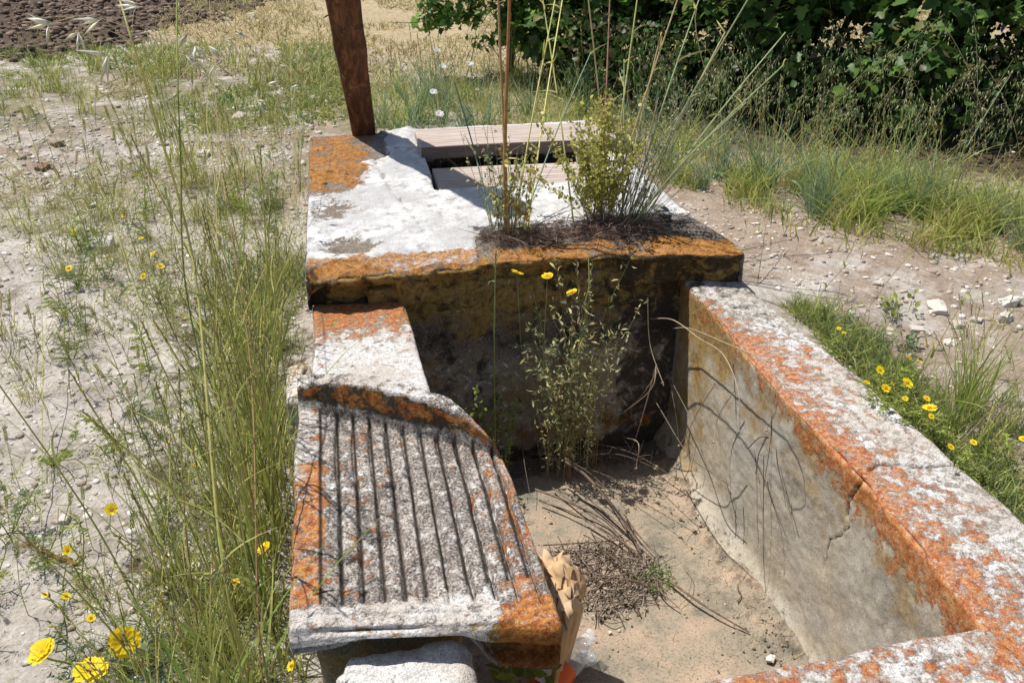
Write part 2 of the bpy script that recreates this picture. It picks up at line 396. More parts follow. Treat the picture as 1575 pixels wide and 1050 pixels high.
# templates / vegetation buffer -------------------------------------------------
def arr(*a): return np.array(a, float)
class VB:
    def __init__(s): s.V = []; s.F3 = []; s.F4 = []; s.C = []; s.n = 0
    def _add(s, V, F, C):
        V = V.reshape(-1, 3); s.V.append(V); s.C.append(np.broadcast_to(C, V.shape) if C.ndim == 1 else C.reshape(-1, 3))
        (s.F3 if F.shape[1] == 3 else s.F4).append(F + s.n); s.n += len(V)
    def blades(s, base, d, L, w, bend, c0, c1, segs=4, az=None):
        base = np.asarray(base, float); N = len(base)
        d = d / np.linalg.norm(d, axis=1, keepdims=True)
        t = np.linspace(0, 1, segs + 1)[None, :, None]
        c = base[:, None, :] + d[:, None, :] * L[:, None, None] * t + bend[:, None, :] * L[:, None, None] * t ** 2
        a = RNG.uniform(0, 6.28, N) if az is None else az
        side = np.cross(d, np.stack([np.cos(a), np.sin(a), np.zeros(N)], 1)); side /= np.maximum(np.linalg.norm(side, axis=1, keepdims=True), 1e-6)
        wt = (w[:, None] * (1 - np.linspace(0, 1, segs + 1)[None, :] ** 1.8 * 0.97))[:, :, None]
        V = np.stack([c - side[:, None, :] * wt / 2, c + side[:, None, :] * wt / 2], 2)  # N,segs+1,2,3
        C = (c0[:, None, :] * (1 - t) + c1[:, None, :] * t)[:, :, None, :] * np.ones((1, 1, 2, 1))
        k = np.arange(segs) * 2
        f = np.stack([k, k + 1, k + 3, k + 2], 1)[None] + (np.arange(N) * (segs + 1) * 2)[:, None, None]
        s._add(V, f.reshape(-1, 4), C.reshape(-1, 3))
        return c[:, -1, :]
    def tubes(s, base, d, L, r0, r1, bend, c0, c1, segs=5, sides=3):
        base = np.asarray(base, float); N = len(base)
        d = d / np.linalg.norm(d, axis=1, keepdims=True)
        t = np.linspace(0, 1, segs + 1)
        c = base[:, None] + d[:, None] * (L[:, None, None] * t[None, :, None]) + bend[:, None] * (L[:, None, None] * (t ** 2)[None, :, None])
        s.polytubes(c, r0[:, None] * (1 - t) + r1[:, None] * t, c0[:, None] * (1 - t)[None, :, None] + c1[:, None] * t[None, :, None], sides)
        return c
    def polytubes(s, c, r, C, sides=3):
        """c N,K,3 ; r N,K ; C N,K,3"""
        N, K, _ = c.shape
        tg = np.gradient(c, axis=1); tg /= np.maximum(np.linalg.norm(tg, axis=2, keepdims=True), 1e-9)
        ref = np.where(np.abs(tg[:, :, 2:3]) > 0.9, arr(1, 0, 0), arr(0, 0, 1)) * np.ones_like(tg)
        ref = np.broadcast_to(np.where(np.abs(tg[:, :1, 2:3]) > 0.85, arr(1, 0.1, 0), arr(0, 0.1, 1)), tg.shape)
        u = np.cross(tg, ref); u /= np.maximum(np.linalg.norm(u, axis=2, keepdims=True), 1e-9); v = np.cross(tg, u)
        a = np.arange(sides) * 2 * math.pi / sides
        V = c[:, :, None] + (u[:, :, None] * np.cos(a)[None, None, :, None] + v[:, :, None] * np.sin(a)[None, None, :, None]) * r[:, :, None, None]
        Cc = C[:, :, None, :] * np.ones((1, 1, sides, 1))
        k, j = np.meshgrid(np.arange(K - 1), np.arange(sides), indexing='ij'); k = k.ravel(); j = j.ravel(); j2 = (j + 1) % sides
        f = np.stack([k * sides + j, k * sides + j2, (k + 1) * sides + j2, (k + 1) * sides + j], 1)[None] + (np.arange(N) * K * sides)[:, None, None]
        s._add(V, f.reshape(-1, 4), Cc.reshape(-1, 3))
    def line(s, pts, r0, r1, c0, c1=None, sides=4, sub=4):
        p = smooth_line(np.array(pts, float), sub); K = len(p); t = np.linspace(0, 1, K)
        c0 = np.array(c0, float); c1 = c0 if c1 is None else np.array(c1, float)
        s.polytubes(p[None], (r0 * (1 - t) + r1 * t)[None], (c0 * (1 - t)[:, None] + c1 * t[:, None])[None], sides)
        return p
    def inst(s, T, F, pos, X, Y, Z, sc, C):
        """T template verts K,3 ; X,Y,Z axes N,3 ; sc N or N,3 ; C N,3"""
        sc = np.asarray(sc, float)
        if sc.ndim == 1: sc = np.repeat(sc[:, None], 3, 1)
        V = pos[:, None] + (T[None, :, 0:1] * sc[:, None, 0:1]) * X[:, None] + (T[None, :, 1:2] * sc[:, None, 1:2]) * Y[:, None] + (T[None, :, 2:3] * sc[:, None, 2:3]) * Z[:, None]
        Cc = np.repeat(C[:, None], len(T), 1)
        f = F[None] + (np.arange(len(pos)) * len(T))[:, None, None]
        s._add(V, f.reshape(-1, F.shape[1]), Cc.reshape(-1, 3))
    def mesh(s, name, mat, smooth=False):
        V = np.concatenate(s.V); C = np.concatenate(s.C)
        Fs = []
        if s.F4: Fs.append(np.concatenate(s.F4))
        if s.F3: Fs.append(np.concatenate(s.F3))
        return mesh_np(name, V, Fs, [mat], cols=C, smooth=smooth)
    def obj(s, name, mat, parent=None, smooth=False):
        return mobj(name, s.mesh(name, mat, smooth), parent)
def smooth_line(p, sub=4):
    if len(p) < 3 or sub < 2: return p
    q = np.concatenate([2 * p[:1] - p[1:2], p, 2 * p[-1:] - p[-2:-1]]); out = []
    for i in range(1, len(q) - 2):
        for k in range(sub):
            t = k / sub
            out.append(0.5 * ((2 * q[i]) + (-q[i - 1] + q[i + 1]) * t + (2 * q[i - 1] - 5 * q[i] + 4 * q[i + 1] - q[i + 2]) * t * t + (-q[i - 1] + 3 * q[i] - 3 * q[i + 1] + q[i + 2]) * t ** 3))
    out.append(p[-1]); return np.array(out)
def nrm(v): return v / np.maximum(np.linalg.norm(v, axis=-1, keepdims=True), 1e-9)
def frame(d, up=None):
    """axes with Y along d"""
    d = nrm(d); r = RNG.normal(size=d.shape) if up is None else up
    X = nrm(np.cross(d, r)); Z = np.cross(X, d); return X, d, Z
# spikelet: slim lens along +Y
SPK_V = arr([0, 0, 0], [0.5, 0.35, 0], [0, 0.35, 0.4], [-0.5, 0.35, 0], [0, 0.35, -0.4], [0, 1, 0]); SPK_F = np.array([[0, 2, 1], [0, 3, 2], [0, 4, 3], [0, 1, 4], [5, 1, 2], [5, 2, 3], [5, 3, 4], [5, 4, 1]])
# simple leaf folded, along +Y
LF_V = arr([0, 0, 0], [0.32, 0.3, 0.08], [0.36, 0.6, 0.06], [0, 1, -0.12], [-0.36, 0.6, 0.06], [-0.32, 0.3, 0.08], [0, 0.5, 0]); LF_F = np.array([[0, 1, 6], [1, 2, 6], [2, 3, 6], [3, 4, 6], [4, 5, 6], [5, 0, 6]])
# lobed vine leaf
_lb = [(0, 0), (0.30, -0.12), (0.52, 0.10), (0.38, 0.22), (0.62, 0.48), (0.34, 0.50), (0.26, 0.78), (0.0, 1.05)]
_lb = _lb + [(-x, y) for x, y in _lb[-2:0:-1]]
VL_V = np.array([[x, y, 0.16 * abs(x) - 0.22 * max(0, y - 0.5) ** 2] for x, y in _lb] + [[0, 0.4, 0.02]]); _k = len(_lb)
VL_F = np.array([[i, (i + 1) % _k, _k] for i in range(_k)])
# stone (displaced icosahedron made once)
import bmesh
def stone_template(seed, sub=1):
    bm = bmesh.new(); bmesh.ops.create_icosphere(bm, subdivisions=sub, radius=0.5)
    V = np.array([v.co[:] for v in bm.verts]); F = np.array([[v.index for v in f.verts] for f in bm.faces]); bm.free()
    V = V * (1 + 0.75 * fbm(V + seed * 3.3, 2.1, 3, seed))[:, None]; V[:, 2] *= 0.7; V = np.sign(V) * np.minimum(np.abs(V), arr(0.36, 0.42, 0.24))
    return V, F
ST = [stone_template(i, 1) for i in range(6)]
ST3 = [stone_template(20 + i, 4) for i in range(6)]

# ================================================================== GROUND
def ground_z(x, y):
    P = np.stack([x, y, np.zeros_like(x)], 1)
    left = 1 - sstep(-0.3, 1.2, x + 0.02 * y)
    fary = sstep(2.0, 6.5, y)
    z = -0.30 * left * (1 - fary) - 0.045 * (1 - left)
    z = z - 0.03 * fary
    z = z + fbm(P, 0.9, 4, 3) * 0.035 + fbm(P, 6, 4, 9, 0.6) * 0.016
    soil = soil_mask(P)
    z = z + soil * (0.05 * np.abs(fbm(P, 5, 4, 21)) * 2)
    return z
def soil_mask(P):
    # ploughed strip far left
    b = P[:, 1] + fbm(P, 1.2, 3, 5) * 0.5
    e = 1 - sstep(-0.15, 0.5, P[:, 0] - (-1.9 + (P[:, 1] - 7.8) * 0.42) + fbm(P, 2, 3, 8) * 0.5)
    return sstep(7.2, 7.6, b) * (1 - sstep(12.5, 14, b)) * e
def build_ground():
    # fine near sheet and coarse beyond, as one sheet: non-uniform grid
    xs = np.concatenate([np.linspace(-120, -8, 16, endpoint=False), np.arange(-8, -2.6, 0.06), np.arange(-2.6, 4.2, 0.022), np.arange(4.2, 10, 0.06), np.linspace(10, 120, 16)])
    ys = np.concatenate([np.linspace(-60, -1, 10, endpoint=False), np.arange(-1, 0.4, 0.06), np.arange(0.4, 5.5, 0.022), np.arange(5.5, 14, 0.045), np.linspace(14, 160, 24)])
    X, Y = np.meshgrid(xs, ys, indexing='ij'); x = X.ravel(); y = Y.ravel()
    z = ground_z(x, y)
    P = np.stack([x, y, z], 1)
    # room for trough + cistern: push the sheet well below inside their footprint
    inside = (x > -0.12) & (x < 1.30) & (y > 0.35) & (y < 4.2)
    P[inside, 2] = -1.3
    inside2 = (x > -0.1) & (x < 0.2) & (y > 0.35) & (y < 2.6)
    P[inside2, 2] = -1.3
    P0 = P * arr(1, 1, 0)
    right = sstep(1.0, 1.6, x) * (1 - sstep(5.5, 6.5, y))
    brown = np.clip(0.55 * right + 0.35 * right * sstep(2.2, 3.2, y) + 0.3 * fbm(P0, 1.1, 3, 31) * right, 0, 1)
    brown = np.maximum(brown, 0.5 * box2(P, -4, 1.2, 4.0, 7.2, 0.5))
    straw = sstep(6.2, 8.2, y + 0.5 * x) * 0.95
    straw = np.maximum(straw, 0.45 * sstep(4.2, 5.2, y) * sstep(-1.2, 0.2, x))
    so = soil_mask(P0)
    hum_shade = np.clip(0.75 * sstep(0, 0.9, (y - 3.55) * 0.9 + (x - 2.2) * 0.7) * sstep(1.2, 2.0, x) * (1 - sstep(6.3, 7.3, y)), 0, 1)  # shade of the vine painted into the ground colour
    hum_shade = np.maximum(hum_shade, 0.45 * box2(P, -0.75, -0.15, 0.3, 3.5, 0.12))
    grn = 0.5 * box2(P, -5, 0.2, 5.4, 7.6, 0.5) + 0.32 * box2(P, -3, -0.2, 3.0, 5.4, 0.6) + 0.25 * box2(P, -1.0, -0.2, 0.5, 3.2, 0.3) + 0.35 * box2(P, -0.2, 2.2, 4.3, 6.6, 0.4)
    A = dict(green=grn, brown=brown, straw=straw * (1 - so), soil=so, humus_shade=hum_shade)
    me = mesh_np("ground", P, [grid_faces(len(xs), len(ys))], [M['ground']], A)
    return tag(mobj("ground", me), kind='structure')
build_ground()

# ================================================================== TROUGH
trough = empty("wash_trough", (0, 0, 0))
tag(trough, "long concrete wash trough with sunken basin and orange lichen on its rim", "trough")

_c = [at_x(1300, 798, 1.142), at_x(1302, 772, 1.142), at_x(1318, 745, 1.142), at_z(1336, 722, 0.0), at_z(1352, 712, 0.0), at_z(1385, 712, 0.0), at_z(1425, 717, 0.0), at_z(1475, 712, 0.0)]
CR1 = np.array(_c)
CR2 = np.array([at_x(*q, 1.142) for q in [(1302, 812), (1290, 824), (1272, 830), (1268, 850), (1262, 878)]])
def dist_poly(P, poly):
    d = np.full(len(P), 9.0)
    for a, b in zip(poly[:-1], poly[1:]):
        ab = b - a; t = np.clip(((P - a) @ ab) / (ab @ ab), 0, 1)
        d = np.minimum(d, np.linalg.norm(P - (a + t[:, None] * ab), axis=1))
    return d
def crack_d(P, n):
    Q = P + arr(0.004, 0.005, 0.005) * fbm(P, 35, 3, 77)[:, None]; k = 4
    di = dist_poly(Q * arr(0, 1, 1), CR1[:k] * arr(0, 1, 1)) + 9 * (n[:, 0] > -0.25)
    dt = dist_poly(Q * arr(1, 1, 0), CR1[k - 1:] * arr(1, 1, 0)) + 9 * (n[:, 2] < 0.25)
    return np.minimum(di, dt), dist_poly(Q * arr(0, 1, 1), CR2 * arr(0, 1, 1)) + 9 * (n[:, 0] > -0.5)
def wall_r_attr(P, n):
    top = sstep(0.3, 0.8, n[:, 2]); inn = sstep(0.4, 0.8, -n[:, 0]); z = P[:, 2]; y = P[:, 1]
    edge = np.exp(-((z + 0.03) / 0.07) ** 2) * inn
    o = top * (0.47 + 0.16 * fbm(P, 4, 3, 4)) + inn * (0.22 * np.exp(-((z + 0.03) / 0.05) ** 2) + 0.42 * sstep(-0.34, -0.03, z + 0.08 * fbm(P, 5, 3, 44)) * (0.6 + 0.6 * sstep(2.0, 1.2, y)) - 0.0)
    o = o * (1 - 0.45 * sstep(2.1, 2.5, y) * top) + top * 0.16 * np.exp(-((P[:, 0] - 1.16) / 0.05) ** 2) - 0.14 * top * sstep(1.25, 1.4, P[:, 0])
    w = top * (0.52 + 0.16 * fbm(P, 3, 3, 14)) + inn * 0.22
    oc = inn * (0.20 + 0.33 * sstep(-0.35, 0.0, z) + 0.3 * sstep(2.0, 2.5, y))
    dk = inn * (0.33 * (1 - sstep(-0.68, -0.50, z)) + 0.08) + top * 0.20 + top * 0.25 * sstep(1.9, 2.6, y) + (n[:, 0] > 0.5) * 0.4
    cr, cr2 = crack_d(P, n)
    return dict(plaster=0.92 * inn, orange=np.clip(o, 0, 1), white=np.clip(w, 0, 1), ochre=np.clip(oc, 0, 1), dark=np.clip(dk, 0, 1),
                crevice_shade=np.maximum(1 - sstep(0.001, 0.0042, cr + 0.002 * fbm(P, 80, 2, 3)), 0.9 * (1 - sstep(0.0006, 0.003, cr2 + 0.002 * fbm(P, 90, 2, 3)))))  # darkness of the cracks' depth painted on
def wall_r_mod(P, n):
    y = P[:, 1]; s = (P[:, 0] - 1.15) / 0.25
    x_out = 1.445 - (y - 1.2) * 0.075
    P = P.copy(); P[:, 0] = 1.142 + s * (x_out - 1.142) + (0.006 * np.sin(y * 5) + 0.012 * fbm(P * arr(0, 1, 0.3), 4, 4, 19)) * (1 - s) + 0.016 * fbm(P * arr(0, 1, 0.3), 5, 4, 23) * s
    P[:, 2] += 0.010 * fbm(P * arr(1, 1, 0), 2.5, 3, 29) * (n[:, 2] > 0.3)
    cr, cr2 = crack_d(P, n)
    P -= n * (0.011 * np.exp(-(cr / 0.0035) ** 2) + 0.004 * np.exp(-(cr2 / 0.003) ** 2))[:, None]
    low = sstep(-0.55, -0.72, P[:, 2]) * (n[:, 0] < 0)
    P[:, 0] -= 0.05 * low ** 2
    return P
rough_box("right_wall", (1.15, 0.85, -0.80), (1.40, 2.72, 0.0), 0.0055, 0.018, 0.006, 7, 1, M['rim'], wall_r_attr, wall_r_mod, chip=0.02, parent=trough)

def wall_n_attr(P, n):
    top = sstep(0.3, 0.8, n[:, 2])
    return dict(orange=0.10 + top * (0.40 + 0.12 * fbm(P, 4, 3, 4)), white=top * 0.55, ochre=(1 - top) * 0.4, dark=(1 - top) * 0.3)
rough_box("near_wall", (-0.05, 0.62, -0.80), (1.44, 0.972, -0.004), 0.011, 0.018, 0.006, 7, 2, M['rim'], wall_n_attr,
          lambda P, n: P + np.stack([0 * P[:, 0], 0.035 * (P[:, 0] - 0.6), 0 * P[:, 0]], 1) * (n[:, 1] > -0.5)[:, None], chip=0.02, parent=trough)

def wall_b_attr(P, n):
    z = P[:, 2]
    o = 0.10 + 0.18 * np.exp(-((z + 0.02) / 0.14) ** 2) + 0.38 * np.exp(-((z + 0.60) / 0.06) ** 2)
    oc = 0.30 + 0.42 * sstep(-0.22, 0.0, z)
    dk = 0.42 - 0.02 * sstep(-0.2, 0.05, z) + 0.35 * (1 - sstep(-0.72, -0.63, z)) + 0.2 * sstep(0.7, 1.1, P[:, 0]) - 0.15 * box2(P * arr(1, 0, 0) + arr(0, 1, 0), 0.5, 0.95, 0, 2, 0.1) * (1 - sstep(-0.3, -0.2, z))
    return dict(orange=o, ochre=oc, dark=np.clip(dk, 0, 1), white=0.26 + 0.12 * (1 - sstep(-0.3, -0.2, z)), plaster=0.45 * (1 - sstep(-0.32, -0.18, z)))
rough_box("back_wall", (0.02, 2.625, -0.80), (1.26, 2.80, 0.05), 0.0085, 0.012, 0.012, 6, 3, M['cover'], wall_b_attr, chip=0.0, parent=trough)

def wall_l_attr(P, n):
    inn = sstep(0.4, 0.8, n[:, 0])
    return dict(orange=0.15 + 0.2 * inn, ochre=0.45 + 0 * inn, dark=0.45 * inn, white=0.2 + 0 * inn)
rough_box("left_wall", (-0.16, 1.30, -0.80), (0.145, 2.66, -0.145), 0.012, 0.015, 0.009, 6, 4, M['basin'], wall_l_attr, chip=0.01, parent=trough)

def floor_build():
    xs = np.arange(0.10, 1.19, 0.0085); ys = np.arange(0.95, 2.68, 0.0085)
    X, Y = np.meshgrid(xs, ys, indexing='ij'); x = X.ravel(); y = Y.ravel()
    P = np.stack([x, y, np.zeros_like(x)], 1)
    z = -0.705 + fbm(P, 3, 4, 41) * 0.012 + fbm(P, 25, 3, 43) * 0.003
    z += 0.075 * sstep(1.03, 1.165, x + 0.015 * fbm(P, 6, 2, 4)) ** 1.5 + 0.05 * (1 - sstep(0.97, 1.08, y)) - 0.03 * sstep(2.4, 2.6, y)
    P[:, 2] = z
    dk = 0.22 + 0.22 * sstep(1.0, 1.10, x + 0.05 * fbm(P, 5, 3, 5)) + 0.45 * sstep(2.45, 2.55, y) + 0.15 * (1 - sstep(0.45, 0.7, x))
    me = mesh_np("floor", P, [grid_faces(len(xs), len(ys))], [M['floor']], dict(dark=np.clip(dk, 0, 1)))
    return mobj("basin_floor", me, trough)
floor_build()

# step block between cover and washboard
def step_attr(P, n):
    top = sstep(0.3, 0.8, n[:, 2]); f = sstep(2.25, 2.62, P[:, 1])
    return dict(orange=top * (0.30 + 0.36 * f) + (1 - top) * 0.25, white=top * (0.66 - 0.40 * f), ochre=0.2 + 0.3 * f, dark=(1 - top) * 0.45 + top * 0.22)
o = rough_box("step_block", (-0.162, 1.95, -0.30), (0.143, 2.622, 0.0), 0.0075, 0.012, 0.005, 8, 6, M['rim'], step_attr,
              lambda P, n: P + np.stack([0.045 * (2.62 - P[:, 1]) * (P[:, 0] > 0), -0.09 * P[:, 0] + 0.02, 0 * P[:, 0]], 1), chip=0.012)
tag(o, "low square concrete block with orange lichen between the washboard and the whitewashed cover", "concrete block")

# ================================================================== WASHBOARD
def wb_mod(P, n):
    P = P.copy(); x = P[:, 0]; y = P[:, 1]
    u = (x + 0.2) / 0.51
    L = 0.86 - 0.22 * np.clip(u, 0, 1) + 0.02
    v = (y - 1.2) / 0.80
    top = sstep(0.5, 0.9, n[:, 2])
    vl = 1 - 0.085 / L            # where the rear lip starts
    x0 = -0.138 + 0.05 * (1 - v); xr = 0.315
    inrib = sstep(x0 - 0.004, x0 + 0.006, x) * (1 - sstep(xr, xr + 0.02, x)) * sstep(0.085, 0.105, v + 0.006 * fbm(P, 20, 2, 5)) * (1 - sstep(vl - 0.012, vl, v))
    xw = x + 0.0022 * fbm(P, 14, 3, 8)
    ph = (xw + 0.1375 + 0.0) / 0.0425
    ph = ph - np.floor(ph)
    rib = -0.020 * np.exp(-((ph - 0.0) / 0.085) ** 2) - 0.020 * np.exp(-((ph - 1.0) / 0.085) ** 2) + 0.0018 * np.sin(ph * math.pi)
    rough = fbm(P, 60, 3, 91) * 0.0045 + fbm(P, 22, 3, 92) * 0.004
    P[:, 2] += top * (inrib * (rib - 0.004) + rough)
    # rear lip
    lh = 0.115 * np.sqrt(np.clip(1 - ((x - 0.03) / 0.275) ** 2, 0.01, 1))
    lip = sstep(vl - 0.010, vl + 0.016, v + 0.004 * fbm(P, 12, 3, 6)) * (1 - 0.35 * sstep(0.96, 1.03, v))
    P[:, 2] += top * lip * lh * (1 + 0.08 * fbm(P, 14, 3, 2))
    # left margin slightly proud, near rim proud
    P[:, 2] += top * 0.006 * (1 - sstep(x0 - 0.02, x0, x))
    P[:, 2] += top * 0.004 * (1 - sstep(0.06, 0.085, v)) * (x < 0.22)
    # groove along near edge
    P[:, 2] -= top * 0.006 * np.exp(-((v - 0.045 - 0.01 * (x + 0.2)) / 0.006) ** 2) * (1 - sstep(0.12, 0.2, x))
    # underside thin on the left
    under = 1 - sstep(-0.10, -0.045, P[:, 2])
    lift = (0.072 + 0.028 * sstep(-0.14, -0.03, x)) * (1 - sstep(0.12, 0.20, x + 0.03 * fbm(P, 8, 3, 3))) 
    P[:, 2] += lift * np.clip((-0.012 - P[:, 2]) / 0.118, 0, 1)
    # under the near edge it breaks back
    front = sstep(0.5, 0.9, -n[:, 1])
    P[:, 1] += front * under * (0.05 + 0.03 * fbm(P, 10, 3, 6))
    P[:, 1] += -front * 0.008 * np.exp(-((P[:, 2] + 0.03) / 0.02) ** 2)
    # plan outline
    yy = 1.215 + (P[:, 1] - 1.2) / 0.80 * L - 0.055 * sstep(-0.2, 0.3, x) - 0.02 * sstep(0.2, 0.3, x) * (1 - v)
    corner = 0.10 * sstep(0.16, 0.31, x) ** 2 * sstep(0.8, 1, v)
    P[:, 1] = yy - corner
    P[:, 0] += 0.012 * fbm(P * arr(0, 1, 0), 5, 3, 4) - 0.018 * (1 - v) * 0 + 0.02 * (1 - v) * sstep(0, 0.3, x)
    return P
def wb_attr(P, n):
    hh = 0.115 * np.sqrt(np.clip(1 - ((P[:, 0] - 0.03) / 0.275) ** 2, 0.01, 1)); n0y = -(1 - sstep(0.80, 0.95, P[:, 2] / hh + 0.06 * fbm(P, 20, 3, 2)))
    x, y = P[:, 0], P[:, 1]; top = sstep(0.3, 0.8, n[:, 2])
    lipz = sstep(0.02, 0.05, P[:, 2])
    marg = (1 - sstep(-0.15, -0.11, x))
    o = 0.27 + 0.30 * marg * box2(P, -0.3, 0, 1.27, 1.60, 0.03) + 0.30 * marg * box2(P, -0.3, 0, 1.6, 1.78, 0.05) + 0.38 * box2(P, 0.20, 0.5, 1.0, 1.225, 0.03) + 0.18 * sstep(0.18, 0.3, x)
    o += 0.10 * box2(P, -0.16, 0.02, 1.3, 1.9, 0.05)
    # lip face is brown-orange, with its shade painted in as dark
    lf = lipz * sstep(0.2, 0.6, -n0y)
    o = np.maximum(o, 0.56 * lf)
    w = 0.40 + 0.08 * marg * (y > 1.62) + 0.20 * sstep(0.10, 0.112, P[:, 2]) + 0.20 * (1 - sstep(1.262, 1.275, y + 0.045 * x + 0.01 * fbm(P, 15, 2, 3))) * (x < 0.215) + 0.06 * marg
    fr = sstep(0.4, 0.8, -n[:, 1]) * (P[:, 2] < 0.0)
    ocz = 0.12 + fr * (0.75 * sstep(0.1, 0.22, x) + 0.3) + 0.5 * lf
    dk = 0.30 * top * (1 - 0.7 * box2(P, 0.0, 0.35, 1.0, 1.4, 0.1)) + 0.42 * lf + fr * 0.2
    w = w * (1 - 0.7 * fr * sstep(0.17, 0.23, x))
    dr = 0 * x
    ph = (x + 0.1375) / 0.0425; ph = ph - np.round(ph)
    rg = np.minimum(1, 1.3 * np.exp(-(ph / 0.095) ** 2)) * top * (x > -0.15) * (x < 0.32) * (y > 1.28) * (P[:, 2] < 0.02)  # shade in the rib grooves painted as dark lines
    return dict(orange=np.clip(o, 0, 1), white=np.clip(w, 0, 1), ochre=np.clip(ocz, 0, 1), dark=np.clip(dk, 0, 1), crevice_shade=0.95 * rg)
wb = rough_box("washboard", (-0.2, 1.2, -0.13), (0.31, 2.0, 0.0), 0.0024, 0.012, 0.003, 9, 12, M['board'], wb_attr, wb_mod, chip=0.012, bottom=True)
tag(wb, "ribbed concrete washboard slab with a raised curved rear lip, speckled with orange lichen", "washboard")

# white block under it
def blk_attr(P, n):
    return dict(white=0.78 + 0.15 * fbm(P, 5, 3, 6), dark=0.24 + 0 * P[:, 0], orange=0.05 + 0 * P[:, 0])
o = rough_box("limestone_block", (-0.125, 0.80, -0.44), (0.150, 1.235, -0.070), 0.008, 0.045, 0.020, 5, 16, M['rim'], blk_attr,
              lambda P, n: P + np.stack([0.03 * (1.3 - P[:, 1]), 0.05 * (P[:, 0]), -0.012 * np.exp(-((P[:, 0] - 0.10) ** 2 + (P[:, 1] - 1.24) ** 2) / 0.0006)], 1), chip=0.03)
tag(o, "pale rounded limestone block propping the near end of the washboard", "stone block")

# ================================================================== CISTERN COVER
cover = empty("cistern_cover", (0, 2.6, 0.12))
tag(cover, "whitewashed concrete cistern cover with orange lichen and a plank hatch", "cistern cover")
OX0, OX1, OY0, OY1 = 0.35, 1.20, 3.36, 4.12
def cov_hole(P):
    n1 = 0.022 * fbm(P * arr(1, 1, 0), 10, 4, 51); n2 = 0.012 * fbm(P * arr(1, 1, 0), 14, 4, 53)
    return sstep(OX0 - 0.008, OX0 + 0.008, P[:, 0] + n1 * 1.3) * (1 - sstep(OX1, OX1 + 0.015, P[:, 0])) * sstep(OY0 - 0.006, OY0 + 0.006, P[:, 1] + n2) * (1 - sstep(OY1, OY1 + 0.015, P[:, 1]))
def cov_white(P):
    """where lime wash sits"""
    x, y = P[:, 0], P[:, 1]; nz = fbm(P * arr(1, 1, 0), 9, 5, 61)
    d = 0.56 + 0.25 * fbm(P * arr(1, 1, 0), 3, 3, 66)
    d -= 0.95 * (1 - sstep(-0.10, 0.14, x + 0.10 * nz - 0.18 * sstep(3.5, 4.3, y))) * sstep(3.30, 3.62, y)       # orange far-left corner
    d -= 0.55 * np.exp(-(((x + 0.02) / 0.13) ** 2 + ((y - 2.83) / 0.10) ** 2))
    d -= 0.35 * np.exp(-(((x + 0.06) / 0.12) ** 2 + ((y - 3.2) / 0.14) ** 2))
    fe = 2.70 - 0.085 * sstep(-0.02, 0.14, x) + 0.215 * sstep(0.395, 0.43, x) + 0.05 * sstep(0.9, 1.2, x)
    d -= 1.2 * (1 - sstep(fe - 0.012, fe + 0.012, y + 0.03 * nz))
    d -= 0.5 * sstep(1.02, 1.12, x) * (1 - sstep(2.90, 3.0, y))
    return d
def cov_mod(P, n):
    P = P.copy(); top = sstep(0.5, 0.9, n[:, 2])
    x, y = P[:, 0], P[:, 1]
    w = sstep(-0.05, 0.0, cov_white(P) - 0.25 + 0.1 * fbm(P, 30, 3, 3)) * sstep(0.0, 0.02, y - 2.6)
    P[:, 2] += top * (0.010 * w + 0.004 * fbm(P, 40, 3, 71))
    # crack running through the whitewash, and hatch curb
    line = dist_poly(P * arr(1, 1, 0) + arr(0.02, 0.0, 0) * fbm(P, 12, 3, 8)[:, None], np.array([(0.12, 3.85, 0), (0.16, 3.4, 0), (0.22, 3.10, 0), (0.25, 2.9, 0)]))
    P[:, 2] -= top * 0.006 * np.exp(-(line / 0.006) ** 2)
    cr = np.exp(-((x - OX0 + 0.05) / 0.05) ** 2) * sstep(3.2, 3.4, y)
    P[:, 2] += top * cr * (0.010 + 0.020 * fbm(P, 16, 4, 9))
    h = cov_hole(P)
    P[:, 2] = np.where(top > 0.5, P[:, 2] * (1 - h) + (-0.55) * h, P[:, 2])
    # broken hollow above the step block and uneven right end
    fr = sstep(0.4, 0.8, -n[:, 1])
    P[:, 1] += fr * (0.02 + 0.02 * fbm(P, 7, 3, 5)) * (P[:, 2] < 0.09)
    P[:, 1] += fr * 0.05 * (1 - sstep(0.08, 0.14, x)) * (P[:, 2] < 0.07)
    P[:, 1] -= 0.09 * sstep(0.9, 1.36, x) * (1 - sstep(2.7, 3.2, y))
    P[:, 0] -= np.where(x > 1.2, 0.07 * sstep(2.55, 3.05, y), 0)
    nearf = 1 - sstep(2.62, 2.80, P[:, 1])
    P[:, 1] += nearf * (0.050 * fbm(P * arr(1, 0, 0.6), 6, 5, 151, 0.6) + 0.07 * np.clip(fbm(P * arr(1, 0, 0.4), 7, 3, 153) - 0.25, 0, 1))
    P[:, 2] += nearf * top * (0.026 * fbm(P * arr(1, 1, 0), 7, 5, 155, 0.6) - 0.03 * np.clip(fbm(P * arr(1, 0, 0), 6, 3, 157) - 0.15, 0, 1))
    # left corner bitten away
    bite = np.exp(-(((x + 0.17) / 0.05) ** 2 + ((y - 2.62) / 0.06) ** 2))
    P[:, 2] -= top * 0.05 * bite
    return P
